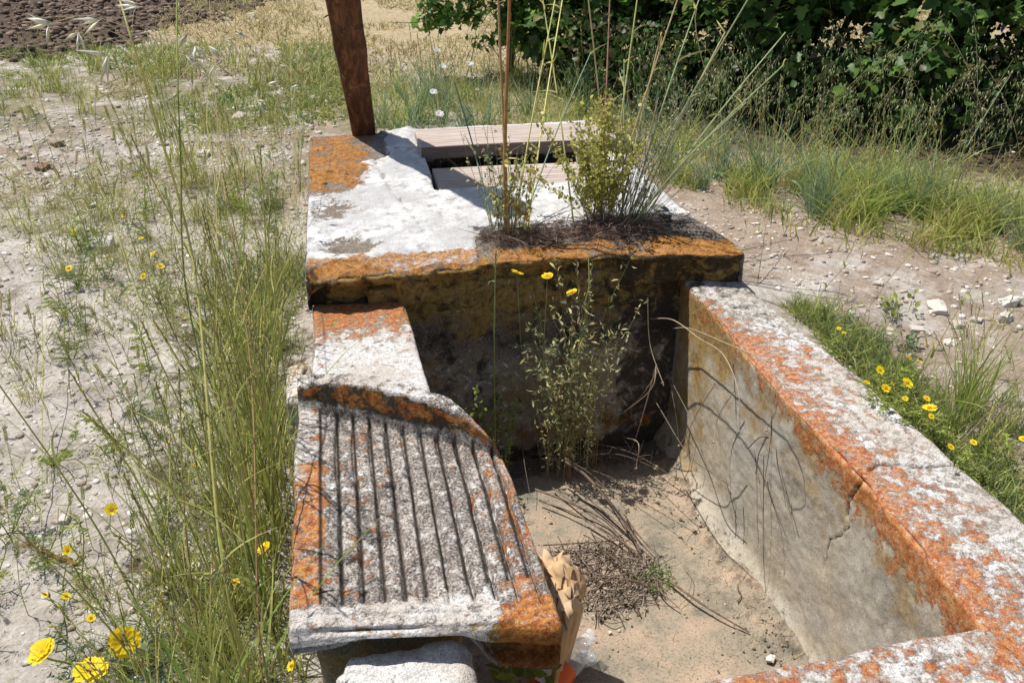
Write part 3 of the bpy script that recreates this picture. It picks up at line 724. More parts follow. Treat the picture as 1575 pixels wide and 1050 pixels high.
def cov_attr(P, n):
    x, y, z = P[:, 0], P[:, 1], P[:, 2]; top = sstep(0.3, 0.8, n[:, 2])
    Q = P.copy(); Q[:, 1] += 0.09 * sstep(0.9, 1.36, x) * (1 - sstep(2.7, 3.2, y))
    w = np.clip(0.55 + 1.5 * (cov_white(Q) - 0.25), 0, 1.0) * top
    hole = (z < 0.05) & (top > 0.5)
    o = top * (0.62 * (1 - sstep(0.0, 0.25, x)) * sstep(3.3, 3.6, y) + 0.60 * (1 - sstep(2.70, 2.80, Q[:, 1])) + 0.25 * sstep(1.0, 1.1, x))
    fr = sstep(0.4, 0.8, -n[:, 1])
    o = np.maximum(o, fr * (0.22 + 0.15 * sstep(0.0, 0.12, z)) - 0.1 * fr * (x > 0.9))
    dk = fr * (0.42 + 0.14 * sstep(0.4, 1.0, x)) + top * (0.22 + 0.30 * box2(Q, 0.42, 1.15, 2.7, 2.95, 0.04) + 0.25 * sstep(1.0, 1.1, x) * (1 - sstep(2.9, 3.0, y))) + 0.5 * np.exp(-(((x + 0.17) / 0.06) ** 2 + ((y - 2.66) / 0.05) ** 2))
    dk = np.where(hole, 0.8, dk)  # hatch opening painted near black for its shade
    line = dist_poly(P * arr(1, 1, 0) + arr(0.02, 0.0, 0) * fbm(P, 12, 3, 8)[:, None], np.array([(0.12, 3.85, 0), (0.16, 3.4, 0), (0.22, 3.10, 0), (0.25, 2.9, 0)]))
    crevice_shade = 0.55 * np.exp(-(line / 0.008) ** 2) * sstep(-0.1, 0.3, fbm(P, 30, 3, 81)) * top  # depth of the crack put into the colour as shade
    return dict(white=np.where(hole, 0, w), orange=np.clip(o, 0, 1), ochre=np.clip(0.25 + 0.5 * fr, 0, 1), dark=np.clip(dk, 0, 1), crevice_shade=crevice_shade)
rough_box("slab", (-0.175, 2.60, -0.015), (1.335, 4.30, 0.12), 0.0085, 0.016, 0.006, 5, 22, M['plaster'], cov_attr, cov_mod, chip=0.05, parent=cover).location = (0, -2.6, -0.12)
def und_attr(P, n): return dict(orange=0.2 + 0 * P[:, 0], dark=0.35 + 0 * P[:, 0], ochre=0.4 + 0 * P[:, 0], white=0.35 + 0 * P[:, 0])
rough_box("side_wall", (-0.155, 2.68, -0.45), (0.02, 4.26, 0.0), 0.02, 0.015, 0.008, 5, 25, M['cover'], und_attr, parent=cover).location = (0, -2.6, -0.12)
rough_box("side_wall", (1.24, 2.73, -0.45), (1.30, 4.20, 0.0), 0.02, 0.015, 0.006, 5, 26, M['cover'], und_attr, parent=cover).location = (0, -2.6, -0.12)

# planks of the hatch
def plank(name, x0, x1, y0, y1, z0, z1, seed, label, ends=0.0):
    def mod(P, n):
        P = P.copy(); top = sstep(0.5, 0.9, n[:, 2])
        v = (P[:, 1] - y0) / 0.030
        g = np.abs(v - np.floor(v) - 0.5)
        P[:, 2] -= top * 0.005 * sstep(0.30, 0.44, g)
        P[:, 2] += 0.006 * np.sin(P[:, 0] * 3 + seed)
        P[:, 1] += (0.02 * (P[:, 0] - x0)) * ends
        return P
    def at(P, n):
        v = (P[:, 1] - y0 - 0.02 * (P[:, 0] - x0) * ends) / 0.030; g = np.abs(v - np.floor(v) - 0.5)
        return dict(dark=np.clip(0.45 * sstep(0.32, 0.45, g) * (n[:, 2] > 0.5) + 0.75 * (n[:, 1] < -0.5), 0, 1), orange=0.22 * (1 - sstep(x0, x0 + 0.4, P[:, 0])) + 0 * v)
    o = rough_box(name, (x0, y0, z0), (x1, y1, z1), 0.0055, 0.004, 0.0015, 6, seed, M['wood'], at, mod, bottom=True)
    return tag(o, label, "plank", "grooved hatch planks")
plank("wooden_plank", 0.33, 1.26, 3.80, 4.10, 0.115, 0.175, 31, "grooved pinkish grey plank at the back of the hatch, lying higher", -1.2)
plank("wooden_plank", 0.365, 1.19, 3.40, 3.70, 0.045, 0.105, 32, "grooved grey plank sunk in the front of the hatch, half behind the weeds", -0.6)

# ================================================================== POSTS
def post_build():
    b = arr(0.095, 4.33, 0.10); lean = arr(-0.072, -0.36, 1.0)
    K = 60; H = 2.0; t = np.linspace(0, 1, K)
    prof = arr([-1, -1], [-0.3, -1], [0.4, -1], [1, -1], [1, 0], [1, 1], [0, 1], [-1, 1], [-1, 0]) ; prof[:, :] = prof
    ns = 6; pr = []
    for i in range(len(prof)):
        a = prof[i]; c = prof[(i + 1) % len(prof)]
        for k in range(ns): pr.append(a * (1 - k / ns) + c * k / ns)
    pr = np.array(pr); rr = np.linalg.norm(pr, axis=1); pr = pr * (1 - 0.07 * sstep(1.2, 1.41, rr))[:, None]
    S = len(pr); V = []
    for ti in t:
        w = 0.058 + 0.020 * min(1, ti * 2.6); c = b + lean * ti * H
        q = np.zeros((S, 3)); q[:, 0] = pr[:, 0] * w; q[:, 1] = pr[:, 1] * 0.075
        n2 = np.zeros((S, 3)); n2[:, :2] = pr; P = c + q
        P = P + n2 * (fbm(P * arr(1, 1, 0.3), 18, 4, 101)[:, None] * 0.004)
        bump = math.exp(-((ti * H - 0.46) / 0.04) ** 2) * 0.005
        P[:, 0] += np.sign(pr[:, 0]) * bump * np.abs(pr[:, 0])
        V.append(P)
    V = np.concatenate(V); F = []
    for k in range(K - 1):
        for j in range(S): F.append((k * S + j, k * S + (j + 1) % S, (k + 1) * S + (j + 1) % S, (k + 1) * S + j))
    F = np.array(F)
    me = mesh_np("wooden_post", V, [F], [M['rust']])
    o = mobj("wooden_post", me)
    tag(o, "leaning dark brown wooden post standing on the rear corner of the cistern cover", "post")
    vb = VB(); p = b + lean * 0.62
    vb.line([p + arr(-0.05, -0.05, 0), p + arr(-0.075, -0.055, -0.004), p + arr(-0.092, -0.06, -0.012)], 0.004, 0.003, (0.04, 0.02, 0.01))
    k = vb.obj("nail", M['rust'], o)
post_build()
def stub_build():
    V = []; b = arr(1.235, 3.98, 0.05); K = 14; S = 10
    for k in range(K):
        t = k / (K - 1)
        for j in range(S):
            a = j / S * 6.283
            r = 0.026 * (1 + 0.25 * math.cos(a * 2)) * (1 - 0.25 * t)
            V.append((b[0] + r * math.cos(a) + 0.02 * t, b[1] + r * math.sin(a) * 0.7, b[2] + 0.27 * t - (0.05 * (0.5 + 0.5 * math.sin(a * 3)) if k == K - 1 else 0)))
    V = np.array(V); V += fbm(V, 30, 3, 7)[:, None] * 0.008
    F = [(k * S + j, k * S + (j + 1) % S, (k + 1) * S + (j + 1) % S, (k + 1) * S + j) for k in range(K - 1) for j in range(S)]
    top = [((K - 1) * S + j) for j in range(S)]
    F3 = np.array([(top[0], top[j], top[j + 1]) for j in range(1, S - 1)])
    o = mobj("post_stub", mesh_np("post_stub", V, [np.array(F), F3], [M['rust']]))
    tag(o, "short broken rusty brown post stub behind the bushy weed", "post stub")
stub_build()

# ================================================================== STONES
def stone_obj(name, pos, size, seed, col, label, group=None, rz=None):
    V, F = ST3[seed % 6]
    V = V * (1 + 0.22 * fbm(V + seed, 4, 4, seed, 0.6))[:, None]; V = np.sign(V) * np.minimum(np.abs(V), arr(0.40, 0.42, 0.30))
    a = RNG.uniform(0, 6.28) if rz is None else rz
    me = mesh_np(name, V, [F], [M['stone']], cols=np.tile(np.array(col), (len(V), 1)))
    o = mobj(name, me); o.location = pos; o.scale = size; o.rotation_euler = (RNG.uniform(-.2, .2), RNG.uniform(-.2, .2), a)
    tag(o, label, "stone", group); return o
def gz(x, y): return float(ground_z(np.array([float(x)]), np.array([float(y)]))[0])
def cream_attr(P, n): return dict(white=0.55 + 0 * P[:, 0], ochre=0.55 + 0 * P[:, 0], dark=0.28 + 0 * P[:, 0], plaster=0.6 + 0 * P[:, 0])
tag(rough_box("limestone_block", (-0.265, 2.30, -0.40), (-0.185, 2.54, -0.15), 0.010, 0.035, 0.014, 6, 45, M['rim'], cream_attr, chip=0.04), "pale yellowish stone block standing beside the step block among the grass", "stone block")
for (px, py, s, c, lab) in [
    (76, 297, 0.085, (0.26, 0.18, 0.11), "brown flat stone lying alone on the pale left ground"),
    (100, 265, 0.075, (0.30, 0.23, 0.17), "brown upright stone beyond the flat brown one on the left"),
    (45, 285, 0.06, (0.42, 0.36, 0.30), "grey brown stone at the left edge of the photo"),
    (160, 395, 0.12, (0.66, 0.62, 0.58), "whitish flat stone beside the yellow flowers on the left"),
    (320, 275, 0.08, (0.64, 0.60, 0.55), "pale stone just left of the orange cover corner"),
    (375, 225, 0.09, (0.55, 0.47, 0.42), "pinkish stone near the foot of the barley left of the post"),
    (395, 232, 0.06, (0.60, 0.54, 0.50), "small pale stone touching the pinkish stone"),
    (262, 262, 0.05, (0.36, 0.30, 0.25), "small brown stone among the grass left of the cover"),
    (50, 800, 0.035, (0.64, 0.62, 0.58), "small white stone near the left edge in the lower left"),
    (90, 775, 0.045, (0.66, 0.62, 0.56), "white stone on dry grass in the lower left"),
    (70, 790, 0.03, (0.60, 0.60, 0.60), "flat grey chip between the white stones in the lower left"),
    (295, 850, 0.04, (0.66, 0.62, 0.50), "cream stone in the grass left of the washboard"),
    (245, 885, 0.04, (0.62, 0.55, 0.45), "cream brown stone under crossing stems, lower left"),
    (150, 345, 0.05, (0.62, 0.58, 0.54), "small pale stone in front of the brown stones"),
    (1440, 480, 0.075, (0.68, 0.62, 0.55), "pale rough stone on the path right of the trough"),
    (1470, 500, 0.055, (0.55, 0.47, 0.40), "tan stone next to the pale rough stone on the path"),
    (1550, 470, 0.09, (0.66, 0.62, 0.56), "large white stone at the right edge of the path"),
    (1545, 495, 0.07, (0.62, 0.57, 0.50), "white stone in front of the large one at the right edge"),
    (1500, 495, 0.045, (0.58, 0.52, 0.46), "small stone between the path stones on the right"),
    (1460, 530, 0.05, (0.66, 0.62, 0.56), "pale stone nearest the yellow flowers on the path"),
    (1410, 505, 0.05, (0.66, 0.60, 0.54), "pale stone behind the green seedling on the path"),
    (1350, 440, 0.04, (0.60, 0.52, 0.45), "small tan stone on the gravel beyond the trough wall"),
    (1530, 20, 0.30, (0.60, 0.56, 0.48), "sunlit pale boulder seen through the vine at the upper right"),
]:
    p = at_z(px, py, -0.05 if px > 787 else -0.25)
    p[2] = gz(p[0], p[1]) + s * 0.12
    stone_obj("stone", p, (s * RNG.uniform(0.9, 1.3), s * RNG.uniform(0.7, 1.1), s * RNG.uniform(0.6, 0.9)), int(RNG.integers(0, 60)), c, lab)
o = stone_obj("pebble", at_z(1185, 1012, -0.685), (0.035, 0.028, 0.022), 9, (0.74, 0.70, 0.64), "white pebble on the basin floor near the front rim")
o = stone_obj("pebble", at_z(938, 972, -0.695), (0.014, 0.014, 0.012), 10, (0.70, 0.62, 0.50), "tiny pale pebble on the basin floor near the bottle")

def gravel(n, fx, fy, smin, smax, cols, name, label):
    vb = VB()
    x = fx(n); y = fy(n)
    ok = ~((x > -0.22) & (x < 1.45) & (y > 0.3) & (y < 2.7)) & ~((x > -0.2) & (x < 1.36) & (y > 2.5) & (y < 4.35))
    ok &= ~((x > 1.2) & ((y - 3.75) * 0.9 + (x - 2.2) * 0.7 > 0.35) & (y < 6.6) & (RNG.uniform(0, 1, len(x)) < 0.93))
    x, y = x[ok], y[ok]; n = len(x)
    z = ground_z(x, y)
    s = smin + (smax - smin) * RNG.uniform(0, 1, n) ** 8
    pos = np.stack([x, y, z + s * 0.02], 1)
    for k in range(6):
        m = np.arange(n) % 6 == k; nn = m.sum()
        X, Y, Z = frame(nrm(RNG.normal(size=(nn, 3)) * arr(1, 1, 0.25)), np.tile(arr(0, 0, 1), (nn, 1)))
        C = cols[RNG.integers(0, len(cols), nn)] * RNG.uniform(0.75, 1.15, (nn, 1))
        vb.inst(ST[k][0], ST[k][1], pos[m], X, Y, Z, s[m][:, None] * RNG.uniform(0.7, 1.3, (nn, 3)), C)
    o = vb.obj(name, M['stone']); o['kind'] = 'stuff'; o['label'] = label; return o
PALE = arr([0.62, 0.57, 0.52], [0.70, 0.67, 0.63], [0.48, 0.41, 0.35], [0.36, 0.29, 0.23], [0.66, 0.60, 0.53])
gravel(24000, lambda n: RNG.uniform(-2.6, -0.15, n), lambda n: RNG.uniform(0.6, 5.6, n), 0.005, 0.034, PALE, "gravel", "pale gravel scattered over the dry ground left of the trough")
gravel(20000, lambda n: RNG.uniform(1.15, 4.0, n), lambda n: RNG.uniform(1.2, 4.6, n), 0.004, 0.034, PALE * arr(1.0, 0.97, 0.93), "gravel", "pale gravel on the brown path right of the trough")
gravel(6000, lambda n: RNG.uniform(-3.5, 2.0, n), lambda n: RNG.uniform(4.3, 7.5, n), 0.008, 0.05, PALE * 0.95, "gravel", "gravel and crumbs of soil beyond the cistern cover")
# ploughed clods
def clods():
    n = 16000; x = RNG.uniform(-6, 0.6, n); y = RNG.uniform(6.9, 12.8, n)
    P = np.stack([x, y, 0 * x], 1); m = (soil_mask(P) > 0.25); x, y = x[m], y[m]; n = len(x)
    vb = VB(); s = 0.015 + 0.085 * RNG.uniform(0, 1, n) ** 3; z = ground_z(x, y)
    pos = np.stack([x, y, z + s * 0.1], 1)
    for k in range(6):
        m = np.arange(n) % 6 == k; nn = m.sum()
        X, Y, Z = frame(nrm(RNG.normal(size=(nn, 3)) * arr(1, 1, 0.3)), np.tile(arr(0, 0, 1), (nn, 1)))
        C = arr(0.13, 0.092, 0.068) * RNG.uniform(0.4, 2.4, (nn, 1))
        vb.inst(ST[k][0], ST[k][1], pos[m], X, Y, Z, s[m][:, None] * np.ones((1, 3)), C)
    o = vb.obj("ploughed_soil", M['stone']); o['kind'] = 'stuff'; o['label'] = "dark ploughed clods of earth at the top left"
clods()

# ================================================================== VEGETATION helpers
G1 = arr(0.17, 0.23, 0.045); G2 = arr(0.36, 0.42, 0.10); GY = arr(0.58, 0.55, 0.20); STRAW = arr(0.55, 0.45, 0.22); PALEG = arr(0.30, 0.35, 0.18); BLUEG = arr(0.12, 0.18, 0.12)
def vary(c, n, a=0.25): return np.clip(c[None] * RNG.uniform(1 - a, 1 + a, (n, 1)) * RNG.uniform(0.9, 1.1, (n, 3)), 0, 0.95)
def pick(cs, n, a=0.25): return np.clip(np.array(cs)[RNG.integers(0, len(cs), n)] * RNG.uniform(1 - a, 1 + a, (n, 1)), 0, 0.95)
def dirs(n, spread, lean=(0, 0)):
    a = RNG.uniform(0, 6.28, n); r = np.abs(RNG.normal(0, spread, n))
    return np.stack([np.cos(a) * r + lean[0], np.sin(a) * r + lean[1], np.ones(n)], 1)
def bends(n, b): return np.concatenate([RNG.normal(0, b, (n, 2)), -np.abs(RNG.normal(0, b * 0.8, (n, 1)))], 1)
def disc(n, r): a = RNG.uniform(0, 6.28, n); q = np.sqrt(RNG.uniform(0, 1, n)) * r; return np.stack([np.cos(a) * q, np.sin(a) * q, np.zeros(n)], 1)

def tuft_mesh(n, r, L, spread, lean, cols, w=0.0035, heads=0, b=0.25):
    vb = VB()
    vb.blades(disc(n, r) - arr(0, 0, 0.02), dirs(n, spread, lean), RNG.uniform(0.45, 1.0, n) * L, RNG.uniform(0.6, 1.2, n) * w, bends(n, b), pick(cols, n), pick(cols, n) * 1.15, 5)
    if heads:
        c = vb.tubes(disc(heads, r), dirs(heads, spread * 0.6, lean), RNG.uniform(0.8, 1.15, heads) * L, np.full(heads, 0.0013), np.full(heads, 0.0008), bends(heads, 0.10), vary(GY, heads), vary(GY * 1.2, heads), 7)
        tip = c[:, -1]; d = nrm(c[:, -1] - c[:, -3])
        m = 10
        for q in range(m):      # slim ear of small spikelets
            pos = tip - d * (q * 0.0075)
            dd = nrm(d + RNG.normal(0, 0.22, d.shape)); X, Y, Z = frame(dd)
            vb.inst(SPK_V, SPK_F, pos, X, Y, Z, np.tile(arr(0.0045, 0.017, 0.0045), (heads, 1)), pick([GY, STRAW * 0.8, PALEG], heads))
    return vb.mesh("grass_tuft", M['grass'])
def ear_mesh(h, seed, dry=False):
    """one wild barley stalk with upright bristly ear"""
    st = VB(); r = random.Random(seed)
    base = arr([0, 0, -0.02]); d = arr([r.uniform(-.15, .12), r.uniform(-.12, .12), 1]); bd = arr([r.uniform(-.12, .12), r.uniform(-.1, .1), 0])
    cA = STRAW * 0.8 if dry else G2 * 1.1; cB = STRAW if dry else GY
    c = st.tubes(base, d, arr(h)[:1] if False else np.array([h]), np.array([0.0013]), np.array([0.0010]), bd, cA[None], cB[None], 6)
    st.blades(c[:, 2].repeat(2, 0), dirs(2, 0.7), np.full(2, h * 0.5), np.full(2, 0.0035), bends(2, 0.3), pick([G2, GY], 2), pick([GY, STRAW], 2), 4)
    tip = c[0, -1]; ax = nrm((c[0, -1] - c[0, -2])[None])[0]
    ea = VB(); n = 34; L = 0.05
    t = np.linspace(0, 1, n); ang = np.arange(n) * 2.4
    side = nrm(np.cross(ax, arr(1, 0.2, 0))[None])[0]; s2 = np.cross(ax, side)
    off = side[None] * np.cos(ang)[:, None] + s2[None] * np.sin(ang)[:, None]
    pos = tip + ax * (t * L)[:, None] + off * 0.002
    dd = nrm(ax[None] + off * 0.28)
    X, Y, Z = frame(dd); cc = pick([STRAW * 0.9, GY * 1.1] if dry else [GY, PALEG * 1.1, G2 * 1.3], n)
    ea.inst(SPK_V, SPK_F, pos, X, Y, Z, np.tile(arr(0.003, 0.012, 0.003), (n, 1)), cc)
    ea.blades(pos + dd * 0.010, dd + ax * 0.6, RNG.uniform(0.018, 0.034, n), np.full(n, 0.0007), bends(n, 0.05), cc, cc * 1.1, 1)
    return st.mesh("stem", M['grass']), ea.mesh("ear", M['grass'])

def near_l(x, y):
    w = ["the near washboard corner", "the washboard's front half", "the washboard's rear half", "the washboard's raised lip", "the step block", "the cover's front half", "the cover's orange corner", "the ploughed soil"][int(np.searchsorted([1.2, 1.5, 1.8, 2.15, 2.65, 3.4, 4.6], y))]
    d = ["hard against", "a hand's width off", "further left of", "far left of"][int(np.searchsorted([0.32, 0.47, 0.95], -x))]
    return d + " " + w
def near_r(x, y):
    return ["behind the plank hatch", "right of the cover", "where the path begins", "mid-way along the path", "towards the right photo edge"][int(np.searchsorted([1.15, 1.7, 2.1, 2.6], x))] + (", front row" if y < 4.55 - 0.85 * (x - 1.5) else ", back row")
KIND = ["upright green", "tall slender green", "spreading green", "tallest yellow-green", "low rosette-like", "straw-tipped", "flat dry straw-coloured", "bluish flat", "feathery yellow-green", "feathery bluish", "feathery straw-tipped"]
SZ = lambda sc, a, b: "small" if sc < a else ("large" if sc > b else "middling")
# ------------------------------------------------ left side of the trough
tufts = [tuft_mesh(24, 0.06, 0.42, 0.30, (-0.02, 0.02), [G1, G2, GY, GY], 0.0072, 5),
         tuft_mesh(20, 0.05, 0.55, 0.22, (-0.03, 0.03), [G2, GY, arr(0.26, 0.38, 0.08)], 0.0075, 7),
         tuft_mesh(46, 0.06, 0.28, 0.5, (-0.05, 0), [G1, G2, G2], 0.004, 2),
         tuft_mesh(18, 0.05, 0.72, 0.16, (-0.03, 0.03), [G2, GY, STRAW], 0.0070, 9),
         tuft_mesh(60, 0.06, 0.22, 0.6, (0, 0), [G1, G2, BLUEG], 0.004, 0),
         tuft_mesh(46, 0.05, 0.26, 0.45, (0, 0), [GY, STRAW, G2], 0.0032, 4),
         tuft_mesh(60, 0.08, 0.14, 0.8, (0, 0), [STRAW, STRAW * 0.7, GY], 0.003, 0),
         tuft_mesh(60, 0.07, 0.16, 0.7, (0, 0), [BLUEG * 1.2, G2, PALEG], 0.0045, 0)]
def put_tuft(k, x, y, sc, label, group, zz=None, name="grass_tuft", cat="grass tuft", rz=None):
    o = mobj(name, tufts[k]); o.location = (x, y, (gz(x, y) if zz is None else zz)); o.scale = (sc, sc, sc * RNG.uniform(0.85, 1.15))
    o.rotation_euler = (0, 0, RNG.uniform(-0.7, 0.7) if rz is None else rz); lab = SZ(sc, 0.8, 0.93) + " " + KIND[k] + " grass tuft " + label
    if lab.count("@"): lab = lab.replace("@l", near_l(x, y)).replace("@r", near_r(x, y))
    tag(o, lab, cat, group); return o
g_wall = "tall grass tufts along the left side of the washboard"
for i in range(46):
    y = 0.95 + 2.6 * (i + RNG.uniform(0, 1)) / 46; x = -0.27 - abs(RNG.normal(0, 0.14))
    if x < -0.62: x = -0.4
    k = int(RNG.choice([0, 1, 3, 0, 2, 5])) if y < 2.3 else int(RNG.choice([0, 2, 4, 5]))
    put_tuft(k, x, y, RNG.uniform(0.75, 1.05), "@l", g_wall)
for i in range(20):
    y = RNG.uniform(2.7, 4.6); x = -0.30 - abs(RNG.normal(0, 0.2))
    put_tuft(int(RNG.choice([0, 2, 4, 5])), x, y, RNG.uniform(0.6, 1.0), "@l", "grass tufts beside the cover's left edge")
for i in range(34):
    x = RNG.uniform(-1.35, -0.5); y = RNG.uniform(1.1, 4.4)
    put_tuft(int(RNG.choice([2, 4, 5, 6, 7])), x, y, RNG.uniform(0.5, 0.95), "@l", "low tufts scattered on the pale ground at left")
for i in range(54):
    x = RNG.uniform(-3.0, -0.2); y = RNG.uniform(4.3, 7.2)
    put_tuft(int(RNG.choice([0, 2, 5, 6])), x, y, RNG.uniform(0.7, 1.2), "@l", "grass tufts beyond the stony ground at left")
for i in range(9):
    p = at_z(RNG.uniform(250, 455), RNG.uniform(850, 1050), -0.3)
    put_tuft(int(RNG.choice([0, 2, 7, 2])), p[0], p[1], RNG.uniform(0.6, 0.9), "@l", "lush tufts at the near washboard corner")

ears = [ear_mesh(h, 100 + i, i % 3 == 0) for i, h in enumerate([0.16, 0.2, 0.13, 0.24, 0.18, 0.22, 0.15, 0.28])]
def put_barley(x, y, label, group, sc=1.0):
    label = label
    k = int(RNG.integers(0, len(ears))); label = ["short", "upright", "stubby", "tall", "slim", "long", "little", "tallest"][k] + (" dry" if k % 3 == 0 else " green") + " wild barley stalk " + near_l(x, y)
    r = empty("barley_stalk", (x, y, gz(x, y)), RNG.uniform(0, 6.28)); r.scale = (sc, sc, sc)
    mobj("stem", ears[k][0], r); mobj("ear", ears[k][1], r); tag(r, label, "barley stalk", group)
for i in range(95):
    x = RNG.uniform(-1.5, -0.45); y = RNG.uniform(1.2, 3.4)
    put_barley(x, y, "thin wild barley stalk with upright green ear on the pale ground at left", "wild barley stalks on the near pale ground", RNG.uniform(0.8, 1.15))
for i in range(150):
    x = RNG.uniform(-2.4, -0.25) if i % 3 else RNG.uniform(-1.3, -0.2); y = RNG.uniform(3.2, 5.8)
    put_barley(x, y, "wild barley stalk with grey-green ear, further back left of the cover and post", "wild barley stalks left of the cover and post", RNG.uniform(0.9, 1.4))

# leafy weeds with small yellow flowers -----------------------------------------
YEL = arr(0.86, 0.66, 0.02)
def flower_head(vb, c, n, R, np_=14, col=YEL, cup=0.25, rows=1):
    n = n / np.linalg.norm(n); a = arr(1, 0, 0) if abs(n[0]) < 0.8 else arr(0, 1, 0)
    u = np.cross(n, a); u /= np.linalg.norm(u); v = np.cross(n, u)
    for row in range(rows):
        ang = np.arange(np_) / np_ * 6.283 + row * 0.22
        d = u[None] * np.cos(ang)[:, None] + v[None] * np.sin(ang)[:, None] + n[None] * (cup + 0.25 * row) + RNG.normal(0, 0.06, (np_, 3))
        d = nrm(d); up = np.tile(n, (np_, 1)); X = nrm(np.cross(d, up)); Z = np.cross(X, d)
        T = arr([-0.12, 0, 0], [0.12, 0, 0], [0.20, 0.55, 0.03], [0.17, 0.9, -0.03], [0.05, 1.0, -0.06], [0, 0.93, -0.05], [-0.05, 1.0, -0.06], [-0.17, 0.9, -0.03], [-0.20, 0.55, 0.03], [0, 0.55, -0.04])
        F = np.array([[0, 1, 9], [1, 2, 9], [2, 3, 9], [3, 4, 9], [4, 5, 9], [5, 6, 9], [6, 7, 9], [7, 8, 9], [8, 0, 9]])
        vb.inst(T, F, np.tile(c, (np_, 1)), X, d, Z, np.tile(arr(1.0, 1, 1) * R * (1 - 0.3 * row), (np_, 1)), vary(col, np_, 0.1))
def flower_center(vb, c, n, R, col):
    n = n / np.linalg.norm(n); k = 26
    q = np.sqrt(np.linspace(0.02, 1, k)); ang = np.arange(k) * 2.4
    a = arr(1, 0, 0) if abs(n[0]) < 0.8 else arr(0, 1, 0); u = np.cross(n, a); u /= np.linalg.norm(u); v = np.cross(n, u)
    pos = c + (u[None] * np.cos(ang)[:, None] + v[None] * np.sin(ang)[:, None]) * (q * R * 0.3)[:, None] + n[None] * (0.0015)
    dd = nrm(n[None] + (pos - c) * 30); X, Y, Z = frame(dd)
    vb.inst(SPK_V, SPK_F, pos, X, Y, Z, np.tile(arr(0.13, 0.22, 0.13) * R, (k, 1)), vary(col, k, 0.25))
def pinnate(vb, base, d, L, n, lw, col):
    """small divided leaf"""
    t = np.linspace(0.2, 1, n); d = d / np.linalg.norm(d)
    sd = np.cross(d, arr(0, 0, 1)); sd /= max(np.linalg.norm(sd), 1e-6)
    mid = base + d * (t * L)[:, None] + arr(0, 0, -0.35) * L * (t ** 2)[:, None]
    for s in (-1, 1):
        dd = nrm(np.tile(d * 0.6 + sd * s, (n, 1)) + RNG.normal(0, 0.12, (n, 3)))
        vb.blades(mid, dd, np.full(n, lw) * (1.15 - t * 0.6), np.full(n, lw * 0.28), bends(n, 0.2), vary(col, n), vary(col * 1.15, n), 2)
    vb.blades(base[None], d[None] + arr(0, 0, 0), np.array([L]), np.array([0.0035]), arr([0, 0, -0.35]), vary(col, 1), vary(col, 1), 4)
def weed(x, y, tips, label, group=None, z=None, R=0.016, stemcol=G2, leafcol=PALEG, nleaf=8, name="yellow_flower_weed", center=(0.75, 0.42, 0.02), heads=True, npet=13, rows=1, leafL=0.07, cat="flower"):
    """plant: stems from base to tips, each tip a flower head"""
    z = gz(x, y) if z is None else z
    r = empty(name, (x, y, z)); B = arr(x, y, z)
    st = VB(); lv = VB()
    for tp in tips:
        tp = np.asarray(tp, float) - B
        mid = tp * 0.5 + arr(RNG.normal(0, 0.03), RNG.normal(0, 0.03), 0.02)
        p = st.line([arr(0, 0, -0.01) + disc(1, 0.01)[0], mid * 0.5 + disc(1, 0.008)[0], mid, tp], 0.0020, 0.0011, stemcol, stemcol * 1.2)
        for q in range(nleaf):
            k = int(RNG.integers(1, max(2, int(len(p) * 0.8)))); a = RNG.uniform(0, 6.28)
            pinnate(lv, p[k], arr(math.cos(a), math.sin(a), 0.5), leafL * RNG.uniform(0.5, 1.1), 5, leafL * 0.25, leafcol)
        if heads:
            fn = nrm((arr(RNG.normal(0, 0.35), -0.35 + RNG.normal(0, 0.3), 1))[None])[0]
            h = VB(); flower_head(h, tp, fn, R * RNG.uniform(0.85, 1.1), npet, YEL, rows=rows); ho = h.obj("flower_head", M['petal'], r)
            c = VB(); flower_center(c, tp, fn, R, np.array(center)); c.obj("centre", M['petal'], ho)
    st.obj("stem", M['grass'], r, smooth=True)
    if nleaf: lv.obj("foliage", M['leaf'], r)
    tag(r, label, cat, group); return r

